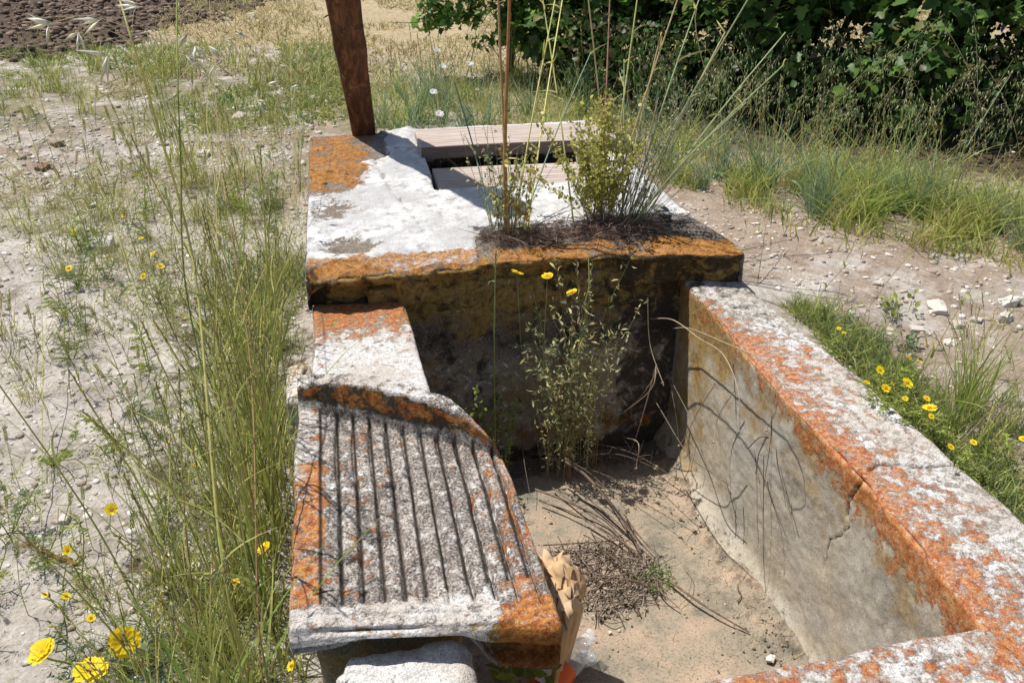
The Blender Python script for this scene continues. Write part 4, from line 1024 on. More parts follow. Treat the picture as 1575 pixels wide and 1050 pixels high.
def above(px, py, h, zg=-0.3):
    """world point at height h over ground showing at this pixel"""
    return at_z(px, py, zg + h)
def flower_at(px, py, h, R, label, zg=-0.3, **k):
    p = above(px, py, h, zg); bx = p[0] + RNG.uniform(-0.04, 0.04); by = p[1] + RNG.uniform(-0.05, 0.05)
    return weed(bx, by, [p], label, R=R, z=gz(bx, by), **k)
for (px, py, R, lab) in [
    (205, 230, 0.024, "yellow flower highest of the cluster left of the cover"),
    (239, 236, 0.022, "yellow flower just right of the highest one left of the cover"),
    (209, 274, 0.026, "yellow flower lowest of the cluster left of the cover"),
    (293, 248, 0.018, "small yellow flower nearest the cover's left corner, upper one"),
    (288, 265, 0.018, "small yellow flower nearest the cover's left corner, lower one"),
    (114, 357, 0.022, "yellow flower alone on the pale ground, left of centre"),
    (106, 413, 0.018, "small yellow flower below the lone one on the pale ground"),
    (217, 367, 0.014, "small greenish yellow flower beside the whitish flat stone"),
    (236, 390, 0.014, "faint yellow flower among grass right of the flat stone"),
    (247, 410, 0.017, "yellow flower near the big grass stems, right one of a pair"),
    (221, 425, 0.017, "yellow flower near the big grass stems, left one of a pair"),
    (190, 332, 0.012, "tiny yellow flower above the whitish flat stone"),
    (357, 303, 0.014, "small yellow flower in leaves beside the cover's lower left edge"),
    (171, 783, 0.017, "yellow flower over pale ground in the lower left"),
    (104, 845, 0.013, "small yellow flower behind the drooping brown ear"),
    (101, 917, 0.013, "small yellow flower above the big lower left blooms"),
    (140, 950, 0.011, "small half-open yellow flower beside the dark-centred bloom"),
    (70, 915, 0.010, "tiny yellow flower at the lower left edge"),
    (407, 843, 0.018, "bright yellow flower beside the washboard's left edge"),
    (365, 750, 0.014, "yellow flower partly hidden among stems beside the washboard"),
    (363, 895, 0.010, "small yellow bud low in the grass beside the washboard"),
    (449, 1024, 0.014, "yellow flower at the bottom edge beside the limestone block"),
    (301, 715, 0.009, "tiny yellow bud in the grass left of the washboard"),
    (258, 680, 0.008, "tiny yellow bud over bare ground left of the tall stems"),
]:
    flower_at(px, py, 0.14 if py > 500 else 0.10, R, lab, zg=-0.3 if py > 600 else -0.24, nleaf=5, leafL=0.05)

# three big blooms, petals as sub-parts
def big_bloom(px, py, h, R, n, ccol, label, cup, rows=2):
    p = above(px, py, h); z = gz(p[0], p[1] + 0.06); r = empty("yellow_daisy", (p[0], p[1] + 0.06, z)); B = arr(p[0], p[1] + 0.06, z); c = p - B
    n = np.array(n, float); n /= np.linalg.norm(n)
    st = VB(); st.line([arr(0.02, 0.03, -0.02), arr(0.015, 0.02, c[2] * 0.5), c - n * 0.01 + arr(0, 0, -0.01), c], 0.0028, 0.0022, G2, GY); st.obj("stem", M['grass'], r, True)
    lv = VB()
    for q in range(9):
        a = RNG.uniform(0, 6.28); pinnate(lv, arr(0.015, 0.02, c[2] * RNG.uniform(0.05, 0.75)), arr(math.cos(a), math.sin(a), 0.4), 0.09 * RNG.uniform(0.6, 1.1), 7, 0.02, BLUEG * 1.1)
    lv.obj("foliage", M['leaf'], r)
    h_ = VB(); flower_center(h_, c, n, R, np.array(ccol)); flower_center(h_, c + n * 0.001, n, R * 0.7, np.array(ccol)); head = h_.obj("flower_head", M['petal'], r)
    a = arr(1, 0, 0) if abs(n[0]) < 0.8 else arr(0, 1, 0); u = np.cross(n, a); u /= np.linalg.norm(u); v = np.cross(n, u)
    # petal mesh
    T = []; nu, nv = 5, 7
    for j in range(nv):
        t = j / (nv - 1); w = 0.10 + 0.15 * math.sin(min(1, t * 1.15) * math.pi * 0.62) if t < 0.95 else 0.14
        for i in range(nu):
            s = i / (nu - 1) * 2 - 1
            T.append((s * w, t * (1 - 0.05 * (abs(s) < 0.3 and t > 0.9)) , 0.05 * s * s - 0.12 * t * t + (0.02 if i % 2 else 0)))
    T = np.array(T) * R; me = mesh_np("petal", T, [grid_faces(nv, nu)], [M['petal']], cols=np.tile(YEL, (len(T), 1)))
    for row in range(rows):
        k = 13
        for i in range(k):
            ang = i / k * 6.283 + row * 0.24 + RNG.normal(0, 0.04)
            d = u * math.cos(ang) + v * math.sin(ang) + n * (cup + 0.3 * row + RNG.normal(0, 0.06)); d /= np.linalg.norm(d)
            X = np.cross(d, n); X /= np.linalg.norm(X); Z = np.cross(X, d)
            o = mobj("petal", me, head); sc = 1 - 0.22 * row + RNG.normal(0, 0.03)
            Mx = Matrix(((X[0] * sc, d[0] * sc, Z[0] * sc, c[0] + d[0] * R * 0.15), (X[1] * sc, d[1] * sc, Z[1] * sc, c[1] + d[1] * R * 0.15), (X[2] * sc, d[2] * sc, Z[2] * sc, c[2] + d[2] * R * 0.15), (0, 0, 0, 1)))
            o.matrix_local = Mx
    tag(r, label, "flower", "large yellow daisies in the lower left corner")
big_bloom(67, 1003, 0.30, 0.025, (-0.3, -0.15, 0.9), (0.85, 0.62, 0.02), "large bright yellow bloom leftmost at the bottom left corner", 0.35)
big_bloom(140, 1033, 0.32, 0.027, (0.1, 0.0, 0.9), (0.85, 0.60, 0.02), "large yellow bloom cut by the bottom edge, between its two neighbours", 0.30)
big_bloom(191, 986, 0.30, 0.026, (0.3, -0.7, 0.6), (0.42, 0.20, 0.01), "large yellow bloom with brownish centre facing the camera", 0.15)

# small leafy weeds without flowers on the left
for i in range(46):
    x = RNG.uniform(-1.25, -0.3); y = RNG.uniform(1.0, 4.2)
    z = gz(x, y); tips = [arr(x + RNG.normal(0, 0.07), y + RNG.normal(0, 0.07), z + RNG.uniform(0.08, 0.26)) for _ in range(3)]
    weed(x, y, tips, ("greyish" if i % 2 else "fresh green") + " leafy branching weed " + near_l(x, y), "leafy weeds left of the trough", R=0.01, nleaf=9, heads=False, name="leafy_weed", cat="weed", leafcol=PALEG if i % 2 else G2, leafL=0.06)

# undergrowth mat and litter, stuff
def mat_stuff(n, fpos, Lr, w, cols, name, label, spread=0.7, b=0.4, mat='grass', segs=3, zoff=0.0):
    P = fpos(n); P[:, 2] = ground_z(P[:, 0], P[:, 1]) - 0.005 + zoff; vb = VB(); n = len(P)
    vb.blades(P, dirs(n, spread), RNG.uniform(Lr[0], Lr[1], n), RNG.uniform(0.6, 1.3, n) * w, bends(n, b), pick(cols, n), pick(cols, n) * 1.1, segs)
    o = vb.obj(name, M[mat]); o['kind'] = 'stuff'; o['label'] = label; return o
def patchy(x0, x1, y0, y1, thr, sc, seed, ex=True):
    def f(n):
        x = RNG.uniform(x0, x1, n); y = RNG.uniform(y0, y1, n); P = np.stack([x, y, 0 * x], 1)
        m = fbm(P, sc, 4, seed) > thr
        if ex: m &= ~((x > -0.21) & (x < 1.45) & (y > 0.3) & (y < 2.7)) & ~((x > -0.2) & (x < 1.36) & (y > 2.5) & (y < 4.35))
        return P[m]
    return f
mat_stuff(9000, patchy(-1.6, -0.2, 0.7, 4.6, 0.10, 2.2, 5), (0.03, 0.11), 0.0035, [G1, G2, PALEG, GY], "ground_cover", "low green undergrowth in patches left of the trough", 1.0)
mat_stuff(7000, patchy(-0.62, -0.2, 0.7, 3.6, -0.1, 4, 6), (0.03, 0.12), 0.004, [G1, G2, BLUEG, GY], "ground_cover", "green undergrowth between the tall grass and the trough", 0.8)
mat_stuff(7000, patchy(-2.2, -0.2, 0.7, 4.8, 0.05, 1.9, 15), (0.02, 0.08), 0.0022, [STRAW, STRAW * 0.6, STRAW * 0.8], "dry_litter", "dry straw litter lying on the pale ground", 3.0, 0.3, 'dry', 2)
mat_stuff(30000, patchy(-4.5, 0.1, 5.2, 7.7, -0.2, 1.3, 25), (0.03, 0.10), 0.007, [arr(0.10, 0.20, 0.03), arr(0.14, 0.26, 0.05), GY], "green_grass", "fresh green grass strip in front of the ploughed soil", 0.8)
mat_stuff(60000, patchy(-1.6, 8.5, 6.0, 13.5, -0.3, 1.1, 27), (0.03, 0.13), 0.009, [STRAW, STRAW * 0.6, arr(0.66, 0.57, 0.36), GY, STRAW * 0.4], "dry_grass", "dry golden grass field behind the post", 0.9)
mat_stuff(12000, patchy(-3.0, -0.2, 3.2, 5.4, 0.0, 1.8, 35), (0.03, 0.13), 0.0035, [G2, GY, PALEG, STRAW], 'ground_cover', 'thin grass and weeds left of the whitewashed cover', 0.8)
mat_stuff(9000, patchy(-0.3, 2.2, 4.35, 6.6, -0.02, 1.6, 28), (0.04, 0.17), 0.006, [G2, GY, STRAW, G1], "mixed_grass", "mixed green and dry grass just behind the cistern cover", 0.7)
mat_stuff(2600, patchy(1.4, 4.2, 1.2, 4.6, 0.12, 2.0, 29), (0.02, 0.07), 0.0025, [STRAW, STRAW * 0.6, GY], "dry_litter", "dry straw bits on the path", 2.5, 0.3, 'dry', 2)

# ------------------------------------------------ tall stems near the camera (oats)
def oat(name, base, pts, spik, label, r=0.0022, col=(GY, GY), sp_len=0.042, sp_col=(arr(0.80, 0.78, 0.66), arr(0.70, 0.68, 0.48)), leaves=2, group="tall wild oat stalks in front of the left ground"):
    B = np.array(base, float); e = empty(name, tuple(B)); st = VB()
    p = st.line([arr(0, 0, -0.02)] + [np.array(q) - B for q in pts], r, r * 0.55, col[0], col[1], 5, 8)
    for q in range(leaves):
        k = int(len(p) * RNG.uniform(0.15, 0.6)); st.blades(p[k][None], dirs(1, 0.4), np.array([0.22]), np.array([0.006]), bends(1, 0.5), pick([G2, GY], 1), pick([GY], 1), 6)
    st.obj("stem", M['grass'], e, True)
    hd = VB()
    for s in spik:
        s = np.array(s, float) - B
        k = int(np.argmin(np.linalg.norm(p - s + arr(0, 0, 0.02), axis=1))); k = max(0, k - 2)
        hd.line([p[k], (p[k] + s) / 2 + arr(0, 0, 0.018), s], 0.0005, 0.0004, STRAW, STRAW, 3)
        dn = nrm(arr(RNG.choice([-1, 1]) * RNG.uniform(0.3, 1.4), RNG.normal(0, 0.3), -RNG.uniform(0.2, 1.0))[None])
        m = 4
        dd = nrm(dn.repeat(m, 0) + RNG.normal(0, 0.38, (m, 3))); X, Y, Z = frame(dd)
        hd.inst(SPK_V, SPK_F, np.tile(s, (m, 1)), X, Y, Z, np.tile(arr(0.0075, sp_len * 1.25, 0.003), (m, 1)), pick(sp_col, m, 0.12))
        hd.blades(s[None].repeat(2, 0) + dd[:2] * 0.01, dd[:2] + RNG.normal(0, 0.2, (2, 3)), np.full(2, sp_len * 1.6), np.full(2, 0.0009), bends(2, 0.15), pick([STRAW * 0.7], 2), pick([STRAW], 2), 3)
    if spik: hd.obj("oat_spikelets", M['dry'], e)['kind'] = "stuff"
    tag(e, label, "oat stalk", group); return e
def pz(px, py, z): return at_z(px, py, z)
oat("wild_oat", (-0.27, 1.25, -0.3), [(-0.31, 1.30, 0.1), pz(300, 420, 0.52), pz(238, 180, 0.86), pz(190, 20, 1.06), pz(150, -120, 1.17)],
    [pz(120, 50, 1.05), pz(40, 28, 1.06), pz(75, 38, 1.04), pz(155, 30, 1.06), pz(215, 10, 1.07), pz(165, 85, 1.02)], "thickest yellow-green oat stalk crossing the left side up to the top edge", r=0.0034, sp_len=0.040)
oat("wild_oat", (-0.26, 1.45, -0.3), [(-0.30, 1.5, 0.05), pz(290, 470, 0.45), pz(278, 250, 0.80), pz(272, 60, 1.0), pz(272, -60, 1.1)],
    [pz(290, 50, 1.0), pz(300, 70, 0.98), pz(320, 70, 0.97), pz(285, 85, 0.96), pz(330, 100, 0.95)], "dark green oat stalk rising straight beside the thickest one", r=0.0022, col=(G1, G2), sp_len=0.038)
oat("wild_oat", (-0.35, 1.9, -0.3), [(-0.38, 1.95, 0.1), pz(332, 300, 0.50), pz(318, 180, 0.62), pz(330, 70, 0.74)],
    [pz(345, 60, 0.74), pz(300, 75, 0.72), pz(395, 20, 0.78), pz(362, 50, 0.75), pz(410, 130, 0.62), pz(395, 155, 0.6)], "pale oat stalk with whitish spikelets left of the post", r=0.0018)
oat("wild_oat", (-0.40, 2.2, -0.3), [(-0.42, 2.2, 0.0), pz(450, 300, 0.25), pz(448, 150, 0.45), pz(447, 60, 0.58)],
    [pz(425, 140, 0.45), pz(485, 145, 0.45), pz(430, 100, 0.5), pz(460, 130, 0.48), pz(405, 235, 0.36)], "thin oat stalk standing just left of the wooden post", r=0.0014)
oat("wild_oat", (-0.9, 1.9, -0.3), [pz(60, 420, -0.05), pz(18, 180, 0.15), pz(5, 90, 0.3)],
    [pz(48, 165, 0.15), pz(35, 270, 0.05), pz(12, 240, 0.1), pz(60, 215, 0.1)], "oat stalk at the far left edge with pale hanging spikelets", r=0.0015)
oat("wild_oat", (-0.55, 1.5, -0.3), [pz(260, 650, 0.0), pz(200, 420, 0.25), pz(140, 260, 0.42), pz(90, 215, 0.5)],
    [pz(75, 212, 0.48), pz(145, 215, 0.46), pz(160, 225, 0.44), pz(225, 160, 0.5), pz(200, 130, 0.52), pz(240, 200, 0.45)], "arching oat stalk with white papery husks over the stony ground", r=0.0014)
oat("wild_oat", (-0.24, 1.15, -0.3), [(-0.25, 1.18, 0.0), pz(385, 560, 0.3), pz(340, 250, 0.62), pz(322, 0, 0.85), pz(315, -100, 0.95)], [], "reddish dry stalk among the stems beside the washboard", r=0.0018, col=(arr(0.42, 0.20, 0.09), STRAW))
# bundle of unbranched long grass stems beside the washboard
def stem_bundle():
    vb = []
    for i in range(62):
        bx = -0.25 - abs(RNG.normal(0, 0.09)); by = RNG.uniform(0.95, 2.6)
        H = RNG.uniform(0.45, 0.98); lx = RNG.normal(-0.03, 0.11); ly = RNG.normal(0.02, 0.12)
        tip = (bx + lx * H * 1.3, by + ly * H, -0.3 + H)
        mid = (bx + lx * H * 0.45, by + ly * H * 0.4, -0.3 + H * 0.5)
        e = empty("grass_stalk", (bx, by, gz(bx, by))); B = arr(bx, by, gz(bx, by)); st = VB()
        c0 = [G2 * 0.8, G2 * 1.1, GY, G2 * 1.2, arr(0.46, 0.27, 0.12)][i % 5]
        p = st.line([arr(0, 0, -0.01), np.array(mid) - B, np.array(tip) - B], 0.0025, 0.0013, c0 * 1.1, GY, 4, 6)
        for q in range(2):
            k = int(RNG.integers(2, len(p) - 3)); st.blades(p[k][None], (p[k + 1] - p[k])[None] / np.linalg.norm(p[k + 1] - p[k]) + RNG.normal(0, 0.25, (1, 3)), np.array([RNG.uniform(0.12, 0.3)]), np.array([0.005]), bends(1, 0.35), pick([G2, G1, GY], 1), pick([GY, G2], 1), 6)
        st.obj("stem", M['grass'], e, True)
        hd = VB(); d = nrm((p[-1] - p[-2])[None])[0]; n = 22
        pos = p[-1] - d * (np.arange(n) * 0.0045)[:, None]; dd = nrm(d[None] + RNG.normal(0, 0.2, (n, 3))); X, Y, Z = frame(dd)
        hd.inst(SPK_V, SPK_F, pos, X, Y, Z, np.tile(arr(0.0035, 0.016, 0.0035), (n, 1)), pick([GY, STRAW * 0.8, PALEG], n)); hd.obj("ear", M['grass'], e)
        tag(e, ("tall" if H > 0.7 else "shorter") + [" dark green", " green", " yellowish", " mid green", " reddish"][i % 5] + " slim-eared stalk " + near_l(bx, by), "grass stalk", "long grass stalks beside the washboard")
stem_bundle()
# drooping brown ear lower left
def brown_ear():
    tip0 = pz(0, 820, 0.12); tip1 = pz(125, 870, 0.06); b = pz(330, 1010, -0.1); base = arr(b[0] + 0.05, b[1] - 0.02, -0.3)
    e = empty("drooping_barley", tuple(base)); st = VB(); st.line([arr(0, 0, 0), b - base, pz(230, 950, 0.0) - base, tip1 - base], 0.002, 0.0012, G2, STRAW * 0.8, 4, 6); st.obj("stem", M['grass'], e, True)
    hd = VB(); n = 70; t = np.linspace(0, 1, n)[:, None]; p = tip1 * (1 - t) + (tip1 + (tip0 - tip1) * 0.62) * t + arr(0, 0, -0.008) * (t * (1 - t)); ax = nrm((tip0 - tip1)[None])
    dd = nrm(ax + RNG.normal(0, 0.22, (n, 3))); X, Y, Z = frame(dd)
    hd.inst(SPK_V, SPK_F, p - base + RNG.normal(0, 0.0025, (n, 3)), X, Y, Z, np.tile(arr(0.0042, 0.018, 0.0042), (n, 1)), pick([arr(0.30, 0.19, 0.06), arr(0.20, 0.13, 0.04)], n))
    hd.blades(p - base + dd * 0.012, dd, RNG.uniform(0.03, 0.06, n), np.full(n, 0.0009), bends(n, 0.05), pick([arr(0.34, 0.22, 0.08)], n), pick([arr(0.42, 0.30, 0.12)], n), 2)
    hd.obj("ear", M['dry'], e); tag(e, "drooping bristly brown ear reaching in from the lower left edge", "barley stalk")
brown_ear()

# ================================================================== PLANTS ON THE COVER
def cane(pts, r0, r1, c0, c1, label, name="dry_cane", cat="cane", group=None, leaves=0, lcol=STRAW):
    B = np.array(pts[0], float); e = empty(name, tuple(B)); st = VB()
    p = st.line([np.array(q, float) - B for q in pts], r0, r1, c0, c1, 6, 8); st.obj("stem", M['dry'], e, True)
    if leaves:
        lv = VB(); k = RNG.integers(2, len(p) - 2, leaves); d = dirs(leaves, 0.8)
        lv.blades(p[k], d, RNG.uniform(0.04, 0.09, leaves), np.full(leaves, 0.008), bends(leaves, 0.6), pick([lcol], leaves), pick([lcol], leaves), 4); lv.obj("foliage", M['leaf'], e)
    tag(e, label, cat, group); return e
TAN = arr(0.46, 0.27, 0.10); RED = arr(0.42, 0.15, 0.06)
gc = "tall canes and stems rooted on the cistern cover"
cane([(0.53, 2.80, 0.11), (0.535, 2.83, 0.45), (0.555, 2.86, 0.85), (0.575, 2.9, 1.25)], 0.0075, 0.0045, TAN, RED, "thick tan cane with reddish top rising from the left weed clump", group=gc, leaves=6)
cane([(0.54, 2.79, 0.11), (0.535, 2.84, 0.45), (0.53, 2.90, 0.85), (0.53, 2.95, 1.25)], 0.0055, 0.0035, TAN * 1.1, arr(0.50, 0.34, 0.18), "straight tan cane just left of the reddish one", group=gc)
def tip(px, py, z): return tuple(at_z(px, py, z))
for k, (bx, by, px, py, z, c, lab) in enumerate([
    (0.80, 2.85, 835, 0, 0.86, GY * 0.8, "thin olive stem between the two weed clumps"),
    (0.92, 2.86, 1042, 0, 0.90, arr(0.50, 0.38, 0.22), "pale straw stem slanting right from the bushy weed"),
    (0.90, 2.85, 938, 0, 0.88, arr(0.38, 0.20, 0.15), "purplish stem rising from the middle of the bushy weed"),
    (0.93, 2.86, 980, 0, 0.88, GY * 0.8, "olive stem rising from the right half of the bushy weed"),
    (0.98, 2.84, 1150, 0, 0.92, PALEG * 0.9, "grey-green stem slanting far right towards the vine"),
    (1.00, 2.84, 1195, 110, 0.70, PALEG, "lower grey-green stem slanting right towards the vine"),
    (1.00, 2.83, 1140, 165, 0.62, PALEG, "lowest stem leaning right over the path"),
    (0.56, 2.83, 850, 20, 0.84, GY, "stem with drooping tip right of the thick cane"),
    (0.62, 2.86, 865, 0, 0.82, GY, "yellowish stem left of the purplish one"),
    (0.94, 2.85, 905, 0, 0.90, STRAW * 0.8, "straw stem leaning left out of the bushy weed"),
    (1.00, 2.86, 1075, 0, 0.86, PALEG, "grey-green stem just right of the pale straw one"),
    (1.02, 2.85, 1110, 60, 0.74, STRAW * 0.7, "brownish stem slanting right, shorter than its neighbours"),
    (1.03, 2.83, 1200, 60, 0.74, PALEG, "slender stem reaching furthest right over the verge"),
    (0.97, 2.86, 1015, 60, 0.74, STRAW * 0.7, "short upright dry stem right of the bushy weed"),
    (0.99, 2.87, 960, 100, 0.66, PALEG, "thin seeding stem behind the bushy weed"),
    (0.50, 2.84, 700, 130, 0.55, BLUEG, "bluish stem leaning left from the left weed clump"),
    (0.58, 2.83, 905, 90, 0.62, BLUEG * 1.3, "bluish stem leaning right from the left weed clump"),
]):
    B = arr(bx, by, 0.11); T = np.array(tip(px, py, z)); m = B * 0.5 + T * 0.5 + arr(0, 0, 0.03)
    ext = T + (T - m) * 0.35 if py < 30 else T
    cane([B, m, T, ext], 0.0034, 0.0017, c * 1.3, c * 1.5, lab, name="tall_grass_stalk", cat="stalk", group=gc, leaves=4, lcol=GY)

def bushy(base, n_st, H, R, leafs, lw, cols, scols, label, wx=0.9, lean=(0, 0), name="bushy_weed", leafdir=0.5, tubew=0.0014, up=0.25):
    B = np.array(base, float); e = empty(name, tuple(B)); st = VB(); lv = VB()
    b = disc(n_st, 0.06); d = dirs(n_st, R, lean); L = RNG.uniform(0.55, 1.0, n_st) * H
    c = st.tubes(b, d, L, np.full(n_st, tubew), np.full(n_st, tubew * 0.5), bends(n_st, 0.12) * arr(1, 1, 0.3), pick(scols, n_st), pick(cols, n_st), 8)
    st.obj("stem", M['dry'], e)
    k = RNG.integers(0, n_st, leafs); t = RNG.uniform(up, 1.0, leafs) * 7.999; i = t.astype(int); f = (t - i)[:, None]
    pos = c[k, i] * (1 - f) + c[k, i + 1] * f + RNG.normal(0, 0.008, (leafs, 3))
    dd = nrm(RNG.normal(0, 1, (leafs, 3)) + arr(0, 0, leafdir)); X, Y, Z = frame(dd)
    lv.inst(LF_V, LF_F, pos, X, Y, Z, (lw * RNG.uniform(0.6, 1.2, leafs))[:, None] * arr(wx, 1, 1), pick(cols, leafs, 0.3)); lv.obj("foliage", M['leaf'], e)
    tag(e, label, "weed"); return e
YG = arr(0.50, 0.48, 0.11); YG2 = arr(0.36, 0.38, 0.08)
bushy((0.90, 2.88, 0.11), 64, 0.54, 0.42, 3300, 0.017, [YG, YG2, GY, arr(0.45, 0.40, 0.12)], [arr(0.30, 0.13, 0.06), arr(0.42, 0.30, 0.12)], "dense bushy weed with small yellow-green leaves, right clump on the cistern cover")
bushy((1.00, 2.84, 0.11), 70, 0.60, 0.42, 900, 0.010, [PALEG, BLUEG * 1.2, arr(0.5, 0.47, 0.36)], [arr(0.30, 0.24, 0.14), PALEG], "wiry seeding weed fanning out to the right of the bushy one", lean=(0.35, 0.0), name="wiry_weed", up=0.5)
bushy((0.53, 2.85, 0.11), 30, 0.46, 0.40, 420, 0.013, [BLUEG * 1.2, PALEG, GY], [BLUEG, G2], "blue-green weed with stiff side stems around the thick cane", name="stiff_weed")
bushy((0.56, 2.80, 0.11), 12, 0.36, 0.12, 240, 0.022, [GY, YG, arr(0.42, 0.30, 0.10)], [arr(0.36, 0.25, 0.10)], "dry yellow-leaved weed clinging to the thick cane", name="dry_weed")
# dead matting
def matting(cx, cy, r, n, z, label, cols):
    vb = VB(); P = disc(n, r) * arr(1.5, 0.6, 1) + arr(cx, cy, z); P[:, 2] += np.abs(RNG.normal(0, 0.010, n))
    vb.blades(P, dirs(n, 1.4) * arr(1, 1, 0.35), RNG.uniform(0.02, 0.09, n), RNG.uniform(0.001, 0.003, n), bends(n, 0.6), pick(cols, n, 0.4), pick(cols, n, 0.4), 3)
    o = vb.obj("dead_leaf_litter", M['dry']); o['kind'] = 'stuff'; o['label'] = label
DC = [arr(0.16, 0.10, 0.075), arr(0.30, 0.19, 0.14), arr(0.10, 0.065, 0.05), arr(0.40, 0.32, 0.25), arr(0.26, 0.13, 0.09)]
matting(0.60, 2.80, 0.115, 700, 0.128, "brown dead stems and litter at the foot of the left weed clump", DC)
matting(0.93, 2.80, 0.105, 1100, 0.132, "reddish brown dead matting at the foot of the bushy weed", DC)
matting(0.78, 2.78, 0.20, 600, 0.124, "thin brown litter along the lichen edge of the cover", DC)

# ================================================================== PLANTS IN THE TROUGH
def y_at(px, py, y): return at_y(px, py, y)
weed(0.62, 2.52, [y_at(795, 420, 2.50)], "tall weed with a starry yellow flower against the shaded back wall, left one", z=-0.70, R=0.022, nleaf=16, leafL=0.06, stemcol=PALEG, leafcol=arr(0.36, 0.40, 0.24), npet=9, name="yellow_flower_weed")
weed(0.72, 2.50, [y_at(842, 425, 2.48), y_at(880, 450, 2.50)], "tall pale weed with a round yellow flower in the middle of the shaded back wall", z=-0.70, R=0.019, nleaf=26, leafL=0.075, stemcol=arr(0.42, 0.36, 0.2), leafcol=arr(0.48, 0.50, 0.27), npet=16, rows=2, name="yellow_flower_weed")
bushy((0.66, 2.46, -0.70), 24, 0.78, 0.10, 900, 0.026, [arr(0.46, 0.50, 0.20), arr(0.56, 0.56, 0.30), arr(0.50, 0.38, 0.16), PALEG], [arr(0.36, 0.20, 0.12), PALEG], "pale leafy weed with reddish dry leaves growing up the shaded back wall", wx=0.38, name="pale_weed", up=0.1)
bushy((0.76, 2.50, -0.70), 20, 0.90, 0.07, 800, 0.026, [arr(0.46, 0.50, 0.22), arr(0.58, 0.56, 0.32), arr(0.50, 0.40, 0.18)], [arr(0.36, 0.24, 0.12), PALEG], "taller pale weed next to the round yellow flower", wx=0.38, name="pale_weed", up=0.15)
bushy((0.42, 2.50, -0.70), 14, 0.50, 0.16, 380, 0.018, [G2, PALEG, G1], [G2, PALEG], "green weed in the dark left corner of the basin", name="green_weed", up=0.1)
cane([y_at(762, 700, 2.50), y_at(760, 560, 2.53), y_at(762, 420, 2.52), y_at(763, 385, 2.50)], 0.003, 0.002, G2, PALEG, "green stem hanging down over the front edge of the cover", name="hanging_weed", cat="weed", leaves=10, lcol=PALEG)
cane([y_at(905, 520, 2.55), y_at(900, 470, 2.56), y_at(906, 440, 2.54), y_at(905, 390, 2.56)], 0.003, 0.002, G2, GY, "short green blade on the front face below the bushy weed", name="hanging_weed", cat="weed", leaves=3, lcol=G2)
# dry tendrils arching from the right rear corner over the inner wall
gt = "dry tendrils arching in the right rear corner of the basin"
TC = arr(0.42, 0.34, 0.24)
tend = [
    ([(1000, 490), (1035, 492), (1075, 520), (1112, 545), (1135, 600), (1138, 665)], 1.02, "pale tendril arching right along the inner wall and hanging down"),
    ([(1035, 505), (1060, 505), (1110, 525), (1180, 560), (1195, 620), (1180, 660)], 1.07, "longest pale tendril reaching furthest right over the inner wall"),
    ([(1012, 570), (985, 610), (950, 640), (915, 661)], 0.98, "dry stem drooping left across the dark back wall"),
    ([(1010, 560), (1000, 600), (950, 640), (918, 660)], 0.92, "second dry stem drooping left just above the first"),
    ([(1100, 590), (1075, 630), (1060, 660), (1045, 686)], 1.04, "straight pale stem slanting down to the dark corner"),
    ([(996, 458), (1000, 530), (1020, 590)], 0.98, "thin upright stem in the rear corner"),
    ([(1010, 560), (985, 650), (965, 700), (935, 720)], 0.95, "dry stem hanging to the basin floor in the rear corner"),
    ([(960, 672), (982, 682), (978, 720)], 0.90, "short bent stem above the shadow edge"),
    ([(1130, 600), (1105, 640), (1098, 680)], 1.08, "short pale stem hanging against the inner wall"),
    ([(1035, 590), (1065, 650), (1090, 720), (1120, 745)], 1.08, "dark stem running down the inner wall to the floor"),
    ([(1025, 560), (1040, 640), (1048, 720), (1060, 745)], 1.10, "dark stem in the corner fold of the inner wall"),
    ([(1010, 620), (1060, 700), (1110, 735)], 1.00, "dark curved stem low in the corner"),
    ([(1150, 690), (1170, 672), (1190, 680), (1205, 740), (1215, 780)], 1.12, "thin dark stem hooked over the middle of the inner wall"),
]
for i, (pts, x, lab) in enumerate(tend):
    P = [at_x(px, py, x + 0.02 * math.sin(j + i)) for j, (px, py) in enumerate(pts)]
    e = cane(P, 0.0020, 0.0011, TC * (1 if i < 9 else 0.4), TC * (1.2 if i < 9 else 0.4), lab, name="dry_tendril", cat="tendril", group=gt)
    if i < 9:
        vb = VB(); B = P[0]; X, Y, Z = frame(nrm(RNG.normal(size=(5, 3)))); vb.inst(SPK_V, SPK_F, np.tile(P[-1] - B, (5, 1)), X, Y, Z, np.full(5, 0.009)[:, None] * arr(0.6, 1, 0.6), pick([TC * 1.3], 5)); vb.obj("seed_head", M['dry'], e)
# fine wires hanging down the inner wall
for i, (px, y0, y1, dx) in enumerate([(1128, 560, 830, 5), (1158, 690, 835, 12), (1172, 700, 930, 8), (1180, 740, 800, 20), (1196, 690, 780, 10), (1120, 740, 820, 12), (1144, 780, 880, -6), (1185, 640, 760, -8)]):
    P = [at_x(px + dx * t + 3 * math.sin(i + t * 4), y0 + (y1 - y0) * t, 1.125 + 0.01 * math.sin(i * 2 + t * 3)) for t in (0, 0.25, 0.5, 0.75, 1)]
    cane(P, 0.0011, 0.0007, arr(0.10, 0.075, 0.06), arr(0.10, 0.075, 0.06), "hair-thin dark rootlet hanging down the lit inner wall", name="hanging_rootlet", cat="rootlet", group="rootlets on the inner wall")

